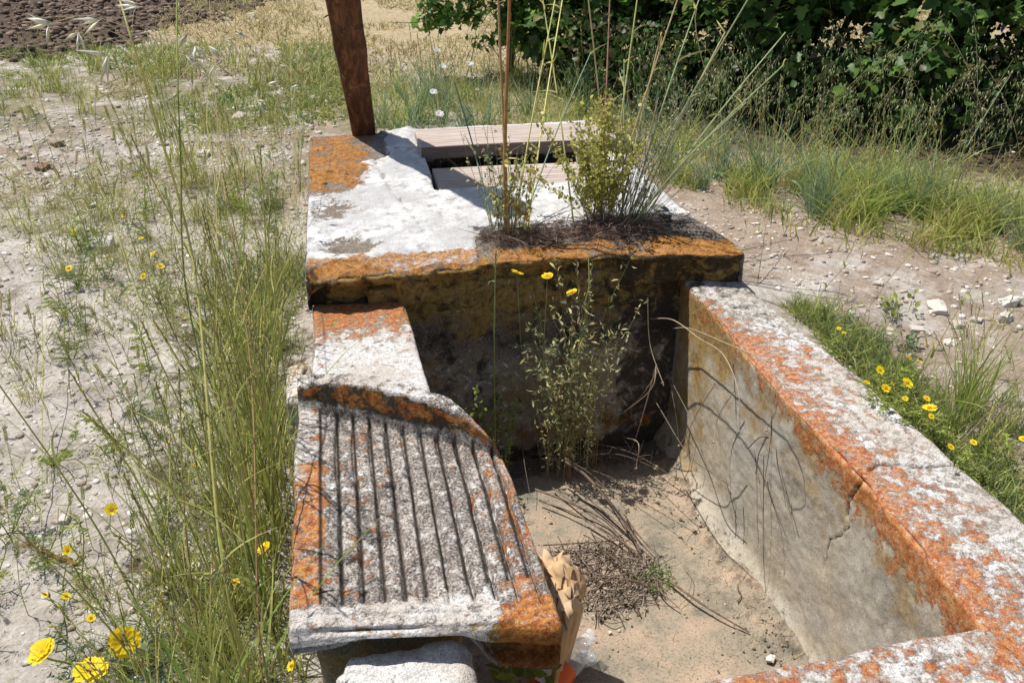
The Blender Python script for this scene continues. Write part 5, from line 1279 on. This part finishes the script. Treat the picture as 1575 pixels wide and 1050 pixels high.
def debris():
    vb = VB(); n = 2600; k = RNG.integers(0, 3, n)
    x = np.where(k == 0, 1.12 - np.abs(RNG.normal(0, 0.05, n)), np.where(k == 1, RNG.uniform(0.3, 1.12, n), RNG.uniform(0.35, 1.1, n)))
    y = np.where(k == 0, RNG.uniform(1.0, 2.55, n), np.where(k == 1, 2.57 - np.abs(RNG.normal(0, 0.10, n)), RNG.uniform(1.02, 2.5, n)))
    P = np.stack([x, y, 0 * x], 1); z = -0.705 + fbm(P, 3, 4, 41) * 0.012 + 0.075 * sstep(1.03, 1.165, x) ** 1.5 - 0.03 * sstep(2.4, 2.6, y)
    s_ = 0.002 + 0.010 * RNG.uniform(0, 1, n) ** 4; P[:, 2] = z + s_ * 0.2
    X, Y, Z = frame(nrm(RNG.normal(size=(n, 3)))); vb.inst(ST[0][0], ST[0][1], P, X, Y, Z, s_[:, None] * RNG.uniform(0.6, 1.3, (n, 3)), pick([arr(0.30, 0.24, 0.18), arr(0.14, 0.10, 0.07), arr(0.5, 0.42, 0.33)], n))
    m = 700; q = RNG.integers(0, n, m); vb.blades(P[q] + arr(0, 0, 0.004), dirs(m, 3.0), RNG.uniform(0.01, 0.06, m), np.full(m, 0.0016), bends(m, 0.2), pick([arr(0.28, 0.2, 0.13), arr(0.12, 0.09, 0.06), STRAW * 0.7], m), pick([STRAW * 0.7], m), 2)
    o = vb.obj("floor_crumbs", M['stone']); o['kind'] = 'stuff'; o['label'] = "crumbs and plant bits swept into the corners of the basin floor"
debris()
# arching bare stalks whose shadows cross the floor
# ================================================================== TWIGS
heap = empty("twig_heap", (0.68, 1.95, -0.70)); tag(heap, "heap of dry twigs and stalks lying on the basin floor", "twig heap")
def twigs_stuff():
    vb = VB(); n = 330
    P = disc(n, 0.19) * arr(1.05, 0.8, 1) + arr(-0.01, -0.03, 0.005); P[:, 2] += np.abs(RNG.normal(0, 0.014, n))
    a = RNG.normal(0.45, 1.0, n); d = np.stack([np.cos(a), np.sin(a), RNG.normal(0, 0.12, n)], 1); L = RNG.uniform(0.03, 0.15, n)
    C = pick([arr(0.15, 0.11, 0.08), arr(0.26, 0.20, 0.15), arr(0.09, 0.065, 0.05), arr(0.38, 0.31, 0.24)], n)
    vb.tubes(P - d * L[:, None] * 0.5, d, L, RNG.uniform(0.0008, 0.0026, n), RNG.uniform(0.0005, 0.0014, n), RNG.normal(0, 0.14, (n, 3)) * arr(1, 1, 0.4), C, C, 4)
    k = 500; P = disc(k, 0.20) * arr(1.0, 0.8, 1) + arr(0.0, -0.05, 0.004); X, Y, Z = frame(nrm(RNG.normal(size=(k, 3)) * arr(1, 1, 0.3)))
    vb.inst(LF_V, LF_F, P, X, Y, Z, RNG.uniform(0.006, 0.02, k)[:, None] * arr(0.6, 1, 1), pick([arr(0.34, 0.28, 0.20), arr(0.16, 0.11, 0.08), arr(0.5, 0.44, 0.34)], k))
    o = vb.obj("fine_twigs", M['dry'], heap); o['kind'] = 'stuff'
twigs_stuff()
for i, (a, b) in enumerate([((905, 922), (990, 878)), ((920, 948), (960, 925)), ((870, 905), (965, 850)), ((835, 838), (960, 830)), ((880, 860), (975, 815)), ((900, 800), (990, 860)), ((830, 770), (945, 830)),
                            ((850, 750), (975, 838)), ((870, 742), (1000, 850)), ((930, 760), (985, 850)), ((900, 880), (1010, 900)), ((880, 930), (1000, 915)), ((960, 790), (1005, 850)), ((1010, 890), (1045, 935)), ((915, 835), (1000, 905))]):
    A = at_z(*a, -0.675) - arr(0.68, 1.95, -0.70); Bp = at_z(*b, -0.68) - arr(0.68, 1.95, -0.70)
    vb = VB(); m = (A + Bp) / 2 + arr(RNG.normal(0, 0.01), RNG.normal(0, 0.01), 0.012)
    vb.line([A, m, Bp], 0.0035, 0.0018, (0.1, 0.1, 0.1)); o = vb.obj("twig", M['twig'], heap, True)
def stick(pts, r0, r1, label, z=-0.69, group=None):
    P = [at_z(px, py, z + dz) for px, py, dz in pts]; B = P[0]; vb = VB()
    vb.line([p - B for p in P], r0, r1, (0.1, 0.1, 0.1), None, 6, 6); o = vb.obj("stick", M['twig'], None, True); o.location = tuple(B); tag(o, label, "stick", group); return o
stick([(1030, 893, 0.012), (1075, 925, 0.02), (1115, 950, 0.012), (1153, 972, 0.0)], 0.0045, 0.0022, "longest dark stick pointing away from the heap towards the front right")
stick([(868, 708, 0.14), (905, 735, 0.12), (960, 800, 0.06), (985, 850, 0.01)], 0.0060, 0.004, "thick banded stick propped over the shadow behind the heap")
stick([(823, 752, 0.03), (870, 770, 0.04), (930, 800, 0.02), (975, 850, 0.0)], 0.004, 0.003, "dark branched stick lying between the washboard and the heap")
stick([(1135, 895, 0.0), (1135, 905, 0.01), (1140, 915, 0.008), (1134, 925, 0.0)], 0.0025, 0.002, "small curved twig at the foot of the inner wall")
stick([(920, 950, 0.0), (940, 958, 0.005), (955, 956, 0.0)], 0.002, 0.0015, "small curved twig lying below the heap")
stick([(1050, 868, 0.0), (1063, 885, 0.02), (1058, 915, 0.01), (1045, 932, 0.0)], 0.001, 0.0008, "thin looped stem beside the green sprout")
stick([(800, 640, 0.10), (805, 700, 0.12), (815, 760, 0.05)], 0.0016, 0.001, "thin pale stem leaning beside the washboard corner")
# branches with seed balls leaning across the rear of the floor (their shadows fan over the floor)
def seed_stalk(a, b, z0, z1, label, n=7):
    A = at_z(*a, z0); Bq = at_z(*b, z1); e = empty("seed_stalk", tuple(A)); vb = VB(); m = (A + Bq) / 2 + arr(0, 0, 0.03)
    p = vb.line([A * 0, m - A, Bq - A], 0.0022, 0.0010, arr(0.14, 0.10, 0.07), None, 4, 6)
    for q in range(n):
        k = int(RNG.integers(3, len(p))); d = dirs(1, 1.0); L = RNG.uniform(0.03, 0.08)
        c = vb.tubes(p[k][None], d, np.array([L]), np.array([0.0011]), np.array([0.0007]), bends(1, 0.3), arr([0.14, 0.10, 0.07]), arr([0.2, 0.15, 0.1]), 3)
    vb.obj("stem", M['dry'], e); h = VB(); X, Y, Z = frame(nrm(RNG.normal(size=(14, 3)))); h.inst(SPK_V, SPK_F, np.tile(Bq - A, (14, 1)), X, Y, Z, np.full(14, 0.013)[:, None] * arr(0.5, 1, 0.5), pick([TC * 0.8], 14)); h.obj("seed_head", M['dry'], e)
    tag(e, label, "seed stalk", "dry seed stalks at the rear of the basin floor")
seed_stalk((900, 700), (1010, 720), -0.60, -0.45, "dry seed stalk leaning right over the shadow edge, upper one")
seed_stalk((880, 715), (985, 770), -0.62, -0.50, "dry seed stalk leaning right over the shadow edge, lower one")
seed_stalk((860, 700), (965, 785), -0.60, -0.55, "dry seed stalk leaning towards the twig heap")
seed_stalk((905, 680), (1040, 735), -0.55, -0.50, "dry seed stalk reaching the foot of the inner wall")
# green sprout
bushy((0.835, 1.855, -0.695), 14, 0.055, 0.9, 220, 0.011, [arr(0.16, 0.26, 0.07), arr(0.24, 0.34, 0.12), PALEG], [G2], "small green sprout growing at the right end of the twig heap", name="green_sprout", up=0.0)

# ================================================================== PAPER BAG AND BOTTLE
def paper_bag():
    # crumpled sack leaning against the side of the washboard, open top towards the camera side
    A = {}
    nu, nv = 15, 11
    p00 = at_z(826, 842, -0.30); p10 = at_z(896, 880, -0.36); p01 = at_z(866, 958, -0.36); p11 = at_z(893, 945, -0.42)
    U, Vv = np.meshgrid(np.linspace(0, 1, nu), np.linspace(0, 1, nv), indexing='ij'); u = U.ravel()[:, None]; v = Vv.ravel()[:, None]
    P = (p00 * (1 - u) + p10 * u) * (1 - v) + (p01 * (1 - u) + p11 * u) * v
    P[:, 2] += 0.035 * np.sin(u[:, 0] * math.pi) * (0.6 + 0.4 * np.sin(v[:, 0] * math.pi)) - 0.02 * (1 - u[:, 0])
    Q = np.stack([u[:, 0] * 1.0, v[:, 0] * 1.5, 0 * u[:, 0]], 1)
    # facets of crumple: ridged noise
    r = 1 - np.abs(fbm(Q, 3.3, 3, 201)) * 2.2
    P[:, 2] += 0.020 * r; P[:, 0] += 0.012 * fbm(Q, 4, 3, 203); P[:, 1] += 0.008 * fbm(Q, 4, 3, 205)
    ed = 0.012 * fbm(Q, 9, 3, 207); P[:, 0] += ed * (u[:, 0] > 0.9)
    P += RNG.normal(0, 0.0045, P.shape)
    V1 = P; V2 = P + np.stack([-0.02 - 0.02 * u[:, 0], 0 * u[:, 0] + 0.02, 0 * u[:, 0]], 1); V2[:, 2] = -0.695 + 0.02 * v[:, 0]
    idx = np.arange(nu * nv).reshape(nu, nv); F = [grid_faces(nu, nv), grid_faces(nu, nv, nu * nv, True)]
    def strip(a): b = a + nu * nv; return np.stack([a[:-1], b[:-1], b[1:], a[1:]], 1)
    F += [strip(idx[-1, :]), strip(idx[:, -1][::-1]), strip(idx[:, 0])]
    me = mesh_np("paper_bag", np.concatenate([V1, V2]), F, [M['paper']], smooth=False)
    o = mobj("paper_bag", me); tag(o, "crumpled brown paper bag between the washboard and the twig heap", "paper bag")
paper_bag()
def bottle():
    c_top = at_z(912, 972, -0.60); c_bot = at_z(815, 1085, -0.645)
    ax = nrm((c_top - c_bot)[None])[0]; L = 0.315
    prof = [(0.0, 0.0), (0.004, 0.026), (0.02, 0.031), (0.07, 0.030), (0.10, 0.0315), (0.13, 0.031), (0.165, 0.030), (0.19, 0.024), (0.212, 0.015), (0.222, 0.0125), (0.232, 0.0125), (0.235, 0.015), (0.238, 0.0125), (0.248, 0.0125)]
    prof = [(a * 1.26, r * 1.42) for a, r in prof]
    u = nrm(np.cross(ax, arr(0, 0, 1))[None])[0]; v = np.cross(ax, u); S = 28
    def rev(pr, dent=True):
        pr = smooth_line(np.array([(a, b, 0) for a, b in pr]), 4)[:, :2]; V = []
        for a, r in pr:
            for j in range(S):
                t = j / S * 6.283; V.append(c_top - ax * (L - a) * 1.0 + (u * math.cos(t) + v * math.sin(t) * (0.86 if dent else 1)) * max(r, 0.0005))
        V = np.array(V)
        if dent: V = V + (fbm(V, 28, 2, 7) * 0.006)[:, None] * nrm(V - (c_top - ax * ((c_top - V) @ ax)[:, None]))
        K = len(pr); F = np.array([(k * S + j, k * S + (j + 1) % S, (k + 1) * S + (j + 1) % S, (k + 1) * S + j) for k in range(K - 1) for j in range(S)])
        return V, F
    e = empty("plastic_bottle", tuple(c_top - ax * L)); B = c_top - ax * L
    V, F = rev(prof); mobj("bottle_body", mesh_np("bottle_body", V - B, [F], [M['plastic']]), e)
    V, F = rev([(0.075, 0.0450), (0.12, 0.0462), (0.18, 0.0450)])
    lab = mobj("bottle_label", mesh_np("bottle_label", V - B, [F], [M['label_orange']]), e)
    # white printed panel and blue dot standing slightly proud on the label, facing up
    n = nrm((arr(0.1, -0.3, 1) - ax * (arr(0.1, -0.3, 1) @ ax))[None])[0]; s = np.cross(n, ax)
    def patch(a0, a1, t0, t1, m, nm, rr=0.0478):
        g = []; na, nt = 8, 8
        for i in range(na):
            for j in range(nt):
                a = a0 + (a1 - a0) * i / (na - 1); t = t0 + (t1 - t0) * j / (nt - 1)
                g.append(ax * a + (n * math.cos(t) * 1.0 + s * math.sin(t)) * rr)
        V = np.array(g); cen = V.mean(0)
        me = mesh_np(nm, V, [grid_faces(na, nt)], [m]); mobj(nm, me, lab)
    patch(0.085, 0.135, 0.1, 0.75, M['label_white'], "white_print")
    patch(0.150, 0.166, -0.15, 0.1, M['label_blue'], "blue_print")
    V, F = rev([(0.3102, 0.0), (0.3105, 0.0195), (0.328, 0.0195), (0.3285, 0.0)], False)
    tag(e, "empty clear plastic bottle with orange label lying beside the near washboard corner", "bottle")
    # rumpled clear wrap next to it
    V, F = stone_template(77, 3); V = V * arr(0.055, 0.05, 0.04) + fbm(V, 6, 3, 3)[:, None] * 0.006
    o = mobj("plastic_wrap", mesh_np("plastic_wrap", V, [F], [M['plastic']], smooth=False)); o.location = tuple(at_z(905, 1012, -0.665)); tag(o, "crumpled piece of clear plastic beside the bottle neck", "plastic wrap")
bottle()
# leafy plant in the dark gap at the bottom
bushy(tuple(at_z(800, 1085, -0.66)), 5, 0.24, 0.25, 26, 0.045, [G1, G2], [G2], "small broad-leaved plant in the dark gap in front of the bottle", name="green_seedling", up=0.3)

# ================================================================== RIGHT SIDE
# yellow-flowered clump against the wall
gy = "yellow flowers along the right outside wall"
for (px, py, R, lab) in [(1333, 588, 0.012, "yellow flower lowest left of the clump outside the right wall"), (1353, 569, 0.017, "yellow flower second from the left in the clump outside the right wall"),
    (1362, 597, 0.017, "wide yellow flower in the lower middle of the clump"), (1395, 589, 0.021, "largest yellow flower of the clump outside the right wall"),
    (1398, 550, 0.014, "yellow flower at the back of the clump, left"), (1413, 556, 0.013, "yellow flower at the back of the clump, right"), (1392, 613, 0.013, "small yellow flower below the largest one"),
    (1425, 613, 0.013, "small yellow flower above the broad front one"), (1430, 628, 0.024, "broad yellow flower at the front right of the clump"), (1432, 640, 0.012, "small yellow flower tucked under the broad front one"),
    (1298, 512, 0.010, "tiny yellow flower at the rear left end of the clump"), (1372, 590, 0.010, "tiny yellow flower in the centre of the clump"), (1462, 687, 0.014, "yellow flower low beside the wall, further right"),
    (1497, 680, 0.013, "yellow flower left of the green grass at the right edge"), (1573, 675, 0.012, "yellow flower cut by the right edge of the photo"), (1290, 505, 0.009, "tiny yellow bud beside the rear of the clump")]:
    p = at_z(px, py, 0.07); bx = max(p[0] + 0.01, 1.47 - (p[1] - 1.2) * 0.07); by = p[1] + 0.02
    weed(bx, by, [p], lab, gy, R=R * 0.78, nleaf=8, leafL=0.06, leafcol=G2, z=gz(bx, by))
for i in range(30):
    t = i / 29; y = 2.45 - 1.2 * t; x = 1.45 + RNG.uniform(0.0, 0.14) + (2.45 - y) * 0.06
    put_tuft(int(RNG.choice([2, 4, 7, 4])), x, y, RNG.uniform(0.35, 0.6), ("beside the rear end of the right wall" if y > 2.05 else "beside the flowers outside the right wall" if y > 1.6 else "at the lower right outside the wall"), "green tufts along the right outside wall")
for i in range(26):
    y = RNG.uniform(1.1, 1.75); x = 1.50 + RNG.uniform(0, 0.35) + (1.75 - y) * 0.1
    put_tuft(int(RNG.choice([1, 0, 2, 4, 7])), x, y, RNG.uniform(0.5, 0.85), ("near the right photo edge" if x > 1.72 else "close to the wall at the lower right"), "lush grass tufts at the lower right edge")
mat_stuff(5000, lambda n: np.stack([1.44 + np.abs(RNG.normal(0, 0.09, n)), RNG.uniform(1.1, 2.4, n), np.zeros(n)], 1), (0.03, 0.10), 0.004, [G1, G2, BLUEG, GY], "ground_cover", "green undergrowth at the foot of the right wall", 0.8)
# thin dry stalks by the path
gp = "thin bare stalks beside the path"
for (a, b, za, zb, lab) in [((1385, 640), (1535, 380), -0.04, 0.30, "long bare stalk slanting up to the right beside the yellow flowers"), ((1290, 545), (1420, 365), 0.0, 0.25, "thin stalk slanting right from the wall before the path"),
    ((1235, 495), (1310, 400), 0.0, 0.15, "thin forked stalk at the rear end of the wall"), ((1165, 435), (1190, 290), 0.0, 0.20, "thin upright stalk beside the cover's right corner"),
    ((1470, 600), (1545, 490), 0.0, 0.14, "thin stalk behind the long bare one"), ((1470, 690), (1575, 600), 0.0, 0.15, "arching stalk near the lower right grass"), ((1395, 560), (1375, 440), 0.0, 0.14, "short stiff stalk standing on the path")]:
    A = at_z(*a, za - 0.03); Bq = at_z(*b, zb); m = (A + Bq) / 2 + arr(0.0, 0.01, 0.01)
    cane([A, m, Bq], 0.0020, 0.0010, arr(0.26, 0.19, 0.11), arr(0.34, 0.28, 0.16), lab, name="bare_stalk", cat="stalk", group=gp, leaves=3, lcol=G2)
bushy((at_z(1385, 480, -0.04)[0], at_z(1385, 480, -0.04)[1], -0.05), 9, 0.10, 0.7, 70, 0.022, [PALEG, G2], [G2], "small green rosette on the path beyond the flowers", name="green_sprout", up=0.1)
bushy((at_z(1400, 530, -0.04)[0], at_z(1400, 530, -0.04)[1], -0.05), 7, 0.07, 0.8, 50, 0.020, [PALEG, BLUEG * 1.2], [G2], "smaller green rosette between the path stones and the flowers", name="green_sprout", up=0.1)

# grass strip between the path and the vine
def strip_pos(n, w=0.22, x0=1.5, x1=2.95):
    t = RNG.uniform(0, 1, n); x = x0 + (x1 - x0) * t; y = 4.20 - 1.65 * np.clip(t, 0, 1) ** 0.85 + RNG.normal(0, w, n)
    P = np.stack([x + RNG.normal(0, 0.06, n), y, 0 * x], 1)
    if n > 10: P = P[fbm(P, 4.0, 3, 47) > 0.08]
    return P
mat_stuff(14000, lambda n: strip_pos(n, 0.27), (0.04, 0.24), 0.0062, [GY, G2, G2, arr(0.20, 0.32, 0.09), STRAW, YG], "verge_grass", "sunlit yellow-green grass verge between the path and the vine", 0.45, 0.35, segs=4)
mat_stuff(5000, lambda n: strip_pos(n, 0.34), (0.03, 0.10), 0.004, [STRAW, STRAW * 0.7, GY], "dry_litter", "dry grass bits at the edge of the verge", 1.2, 0.3)
tv = [tuft_mesh(60, 0.05, 0.38, 0.42, (0, 0), [G2, G2, arr(0.20, 0.32, 0.09)], 0.006, 4, 0.5), tuft_mesh(46, 0.05, 0.44, 0.36, (0, 0), [BLUEG * 1.6, PALEG, arr(0.22, 0.36, 0.14)], 0.006, 3, 0.4), tuft_mesh(60, 0.05, 0.28, 0.4, (0, 0), [GY, STRAW, YG2], 0.0035, 4, 0.4)]
base_n = len(tufts); tufts += tv
for i in range(85):
    p = strip_pos(1, 0.17)[0]
    put_tuft(base_n + int(RNG.integers(0, 3)), p[0], p[1], RNG.uniform(0.45, 1.15), "@r", "grass tufts on the verge in front of the vine")
# drooping brome stalks with hanging spikelets in front of the dark vine
def brome_mesh(seed, H):
    vb = VB(); a = RNG.uniform(0, 6.28); ln = arr([math.cos(a) * 0.25, math.sin(a) * 0.12, 1.0])
    c = vb.tubes(arr([0, 0, -0.02]), ln, np.array([H]), np.array([0.0018]), np.array([0.0008]), arr([math.cos(a) * 0.3, math.sin(a) * 0.15, -0.12]), pick([PALEG, GY], 1), pick([STRAW, PALEG], 1), 12)[0]
    n = 34; t = RNG.uniform(5, 11.9, n); i = t.astype(int); f = (t - i)[:, None]; p = c[i] * (1 - f) + c[np.minimum(i + 1, 12)] * f
    off = RNG.normal(0, 0.028, (n, 3)) * arr(1, 1, 0.6); q = p + off + arr(0, 0, -0.01)
    cc = pick([arr(0.50, 0.58, 0.30), arr(0.66, 0.64, 0.40), arr(0.36, 0.48, 0.20)], n)
    vb.blades(p, q - p, np.linalg.norm(q - p, axis=1), np.full(n, 0.0009), bends(n, 0.1), cc, cc, 2)
    dd = nrm(RNG.normal(0, 0.22, (n, 3)) + arr(0.15, 0, -1)); X, Y, Z = frame(dd)
    vb.inst(SPK_V, SPK_F, q, X, Y, Z, np.tile(arr(0.0055, 0.034, 0.0035), (n, 1)), cc)
    return vb.mesh("brome_stalk", M['grass'])
br = [brome_mesh(i, h) for i, h in enumerate([0.55, 0.65, 0.5, 0.72, 0.6, 0.8])]
for i in range(100):
    t = RNG.uniform(0, 1); x = 1.75 + 1.9 * t; y = 4.65 - 1.55 * t + RNG.normal(0, 0.25)
    o = mobj("brome_stalk", br[i % 6]); o.location = (x, y, gz(x, y)); o.rotation_euler = (0, 0, RNG.uniform(0, 6.28)); s = RNG.uniform(0.75, 1.1); o.scale = (s, s, s)
    tag(o, SZ(s, 0.86, 0.98) + " drooping brome stalk, " + ["open", "narrow", "short", "tall", "dense", "tallest"][i % 6] + " panicle, " + near_r(x, y), "brome stalk", "brome stalks along the shaded foot of the vine")
for i in range(40):
    x = RNG.uniform(0.2, 1.7); y = RNG.uniform(4.5, 6.0)
    put_tuft(base_n + int(RNG.integers(0, 3)), x, y, RNG.uniform(0.7, 1.2), ("beyond the post" if x < 0.6 else "beyond the planks" if x < 1.15 else "beyond the bushy weed") + (", close" if y < 5.1 else ", further off"), "grass tufts behind the plank hatch")
# big slanting stalk right
oat("tall_grass_stalk", (at_z(1450, 300, -0.04)[0], at_z(1450, 300, -0.04)[1], -0.05), [pz(1480, 240, 0.15), pz(1520, 170, 0.32), pz(1558, 110, 0.46)],
    [pz(1500, 190, 0.28), pz(1510, 165, 0.33), pz(1530, 150, 0.36), pz(1540, 130, 0.4), pz(1490, 215, 0.22), pz(1550, 118, 0.44)], "tall pale grass stalk leaning right in front of the dark vine", r=0.004, col=(PALEG, PALEG), sp_col=(PALEG, arr(0.42, 0.42, 0.26)), group=None, leaves=5)
# white thistle-like flowers beyond the post
for (px, py, lab) in [(672, 78, "white flower head upper left of three beyond the planks"), (681, 103, "white flower head in the middle of three beyond the planks"), (723, 99, "white flower head nearest the vine beyond the planks"), (667, 142, "white flower head lowest beyond the planks"), (676, 176, "small faded white flower head just behind the planks")]:
    p = at_z(px, py, 0.20); z = gz(p[0], p[1]); e = empty("white_flower", (p[0], p[1], z)); c = arr(0, 0, p[2] - z)
    st = VB(); st.line([arr(0.02, 0.0, -0.01), arr(0.02, 0, c[2] * 0.5), c], 0.003, 0.002, G2, PALEG); st.obj("stem", M['grass'], e)
    h = VB(); flower_head(h, c, arr(0.1, -0.5, 1), 0.024, 16, arr(0.80, 0.80, 0.78), 0.3, 2); h.obj("flower_head", M['petal'], e); tag(e, lab, "flower")

# ================================================================== VINES / SHRUBS
def shrub(name, B, clusters, nleaf, leaf, label, trunks, cols, seed, gaps=(), cat="vine", n_ind=0):
    rng = np.random.default_rng(seed); B = np.array(B, float); e = empty(name, tuple(B))
    for tr in trunks:
        tb = VB(); tb.line([np.array(q, float) - B for q in tr], 0.030, 0.010, (0.10, 0.075, 0.055), None, 7, 5); tb.obj("trunk", M['twig'], e, True)
    C = np.array([c[:3] for c in clusters]); R = np.array([c[3] for c in clusters]); w = R ** 2.2; w /= w.sum()
    k = rng.choice(len(C), nleaf, p=w); v = nrm(rng.normal(size=(nleaf, 3))); rad = rng.uniform(0.25, 1.0, nleaf) ** 0.6
    pos = C[k] + v * (rad * R[k])[:, None] * arr(1, 0.9, 0.8)
    m = fbm(pos, 3.2, 3, seed) > -0.22
    for (g, gr) in gaps: m &= np.linalg.norm(np.cross(pos - arr(0, 0, CAM_H), nrm((np.array(g) - arr(0, 0, CAM_H))[None])[0]), axis=1) > gr * (1 + 0.5 * fbm(pos, 5, 2, 6))
    m &= pos[:, 2] > 0.02
    pos = pos[m]; v = v[m]; n = len(pos)
    nn = nrm(v * 0.6 + arr(-0.2, 0.1, 0.9) + rng.normal(0, 0.45, (n, 3)))
    d = nrm(np.cross(nn, rng.normal(size=(n, 3))) + arr(0, 0, -0.35)); X = nrm(np.cross(d, nn)); Z = np.cross(X, d)
    sc = leaf * rng.uniform(0.55, 1.15, n); col = np.array(cols)[rng.integers(0, len(cols), n)] * rng.uniform(0.65, 1.35, (n, 1))
    # nearest to the camera become single leaf objects
    order = np.argsort(np.linalg.norm(pos - arr(0, 0, CAM_H), axis=1) / sc) if n_ind else np.arange(n)
    ind = order[:n_ind]; rest = order[n_ind:]
    for c_i in range(4 if n_ind else 0):
        sub = ind[c_i::4]
        c = np.array(cols)[c_i % len(cols)]; me = mesh_np("leaf", VL_V, [VL_F], [M['leaf']], cols=np.tile(c, (len(VL_V), 1)), smooth=False)
        for q in sub:
            o = mobj("leaf", me, e); s = sc[q]; p = pos[q] - B
            o.matrix_local = Matrix(((X[q, 0] * s, d[q, 0] * s, Z[q, 0] * s, p[0]), (X[q, 1] * s, d[q, 1] * s, Z[q, 1] * s, p[1]), (X[q, 2] * s, d[q, 2] * s, Z[q, 2] * s, p[2]), (0, 0, 0, 1)))
    vb = VB(); vb.inst(VL_V, VL_F, pos[rest] - B, X[rest], d[rest], Z[rest], sc[rest], col[rest]); o = vb.obj("foliage", M['leaf'], e); 
    if n_ind: o['kind'] = 'stuff'
    # shoots
    sv = VB(); ns = 60; kk = rng.choice(len(C), ns, p=w); a = C[kk] + rng.normal(0, 1, (ns, 3)) * R[kk][:, None] * 0.5; a[:, 2] = np.maximum(a[:, 2], 0.1)
    sv.tubes(a - B, rng.normal(0, 1, (ns, 3)), rng.uniform(0.2, 0.5, ns), np.full(ns, 0.004), np.full(ns, 0.002), rng.normal(0, 0.2, (ns, 3)), pick([arr(0.14, 0.12, 0.05)], ns), pick([arr(0.14, 0.14, 0.05)], ns), 4)
    sv.obj("shoots", M['dry'], e)['kind'] = "stuff"
    tag(e, label, cat); return e
VC = [arr(0.06, 0.13, 0.022), arr(0.10, 0.19, 0.035), arr(0.04, 0.09, 0.018), arr(0.16, 0.26, 0.05), arr(0.20, 0.20, 0.06)]
def gp_(px, py, y=5.5): return at_y(px, py, y)
gaps_r = [(gp_(1285, 55), 0.13), (gp_(1310, 48), 0.11), (gp_(1255, 68), 0.09), (gp_(1535, 55), 0.11), (gp_(1560, 70), 0.11), (gp_(1080, 55), 0.10), (gp_(1110, 38), 0.08), (gp_(1120, 70), 0.07), (gp_(1050, 60), 0.09), (gp_(1460, 60), 0.06), (gp_(1420, 15), 0.05), (gp_(1515, 95), 0.08)]
rc = np.random.default_rng(5)
def row_clusters(x0, y0, x1, y1, n, zlo, zhi, rlo, rhi, jit=0.25):
    out = []
    for i in range(n):
        t = (i + rc.uniform(0, 1)) / n; out.append((x0 + (x1 - x0) * t + rc.normal(0, jit), y0 + (y1 - y0) * t + rc.normal(0, jit), rc.uniform(zlo, zhi), rc.uniform(rlo, rhi)))
    return out
shrub("grape_vine", (3.3, 5.6, -0.05), row_clusters(2.6, 5.3, 4.9, 4.0, 40, 0.2, 1.15, 0.30, 0.55), 17000, 0.078, "large dark leafy vine at the upper right with sunny gaps", [[(3.3, 5.6, -0.1), (3.35, 5.4, 0.5), (3.2, 5.2, 1.1)], [(4.3, 5.4, -0.1), (4.25, 5.4, 0.6), (4.4, 5.0, 1.1)]], VC, 3, gaps_r, n_ind=300)
shrub("grape_vine", (1.9, 6.1, -0.05), row_clusters(1.5, 6.2, 3.0, 5.5, 28, 0.15, 1.05, 0.28, 0.46, 0.18), 13000, 0.068, "dark green vine in the middle of the hedge behind the weeds", [[(1.9, 6.1, -0.1), (1.95, 6.0, 0.6), (1.8, 5.9, 1.0)]], VC, 4, gaps_r)
shrub("leafy_shrub", (1.25, 6.4, -0.05), row_clusters(0.75, 6.5, 1.7, 5.9, 22, 0.1, 1.1, 0.16, 0.30, 0.12), 8000, 0.052, "bright green leafy shrub at the left end of the hedge", [[(1.25, 6.4, -0.1), (1.25, 6.35, 0.3), (1.15, 6.3, 0.7)]], [arr(0.14, 0.26, 0.04), arr(0.22, 0.36, 0.07), arr(0.08, 0.16, 0.03)], 6, cat="shrub")
# low dark thicket under the vines
def thicket():
    n = 12000; rng = np.random.default_rng(9); t = rng.uniform(0, 1, n); x = 1.4 + 3.4 * t; y = 5.6 - 2.0 * t + rng.normal(0, 0.35, n); z = rng.uniform(0, 0.55, n) ** 1.2
    P = np.stack([x, y, z], 1); d = nrm(rng.normal(size=(n, 3))); X, Y, Z = frame(d); vb = VB()
    vb.inst(LF_V, LF_F, P, X, Y, Z, rng.uniform(0.02, 0.055, n), np.array([VC[0], VC[2], arr(0.06, 0.08, 0.03), arr(0.10, 0.09, 0.04)])[rng.integers(0, 4, n)])
    o = vb.obj("undergrowth", M['leaf']); o['kind'] = 'stuff'; o['label'] = "dark tangled undergrowth beneath the vines"
thicket()
print("objects", len(bpy.data.objects), "tris~", sum(len(m.polygons) for m in bpy.data.meshes))
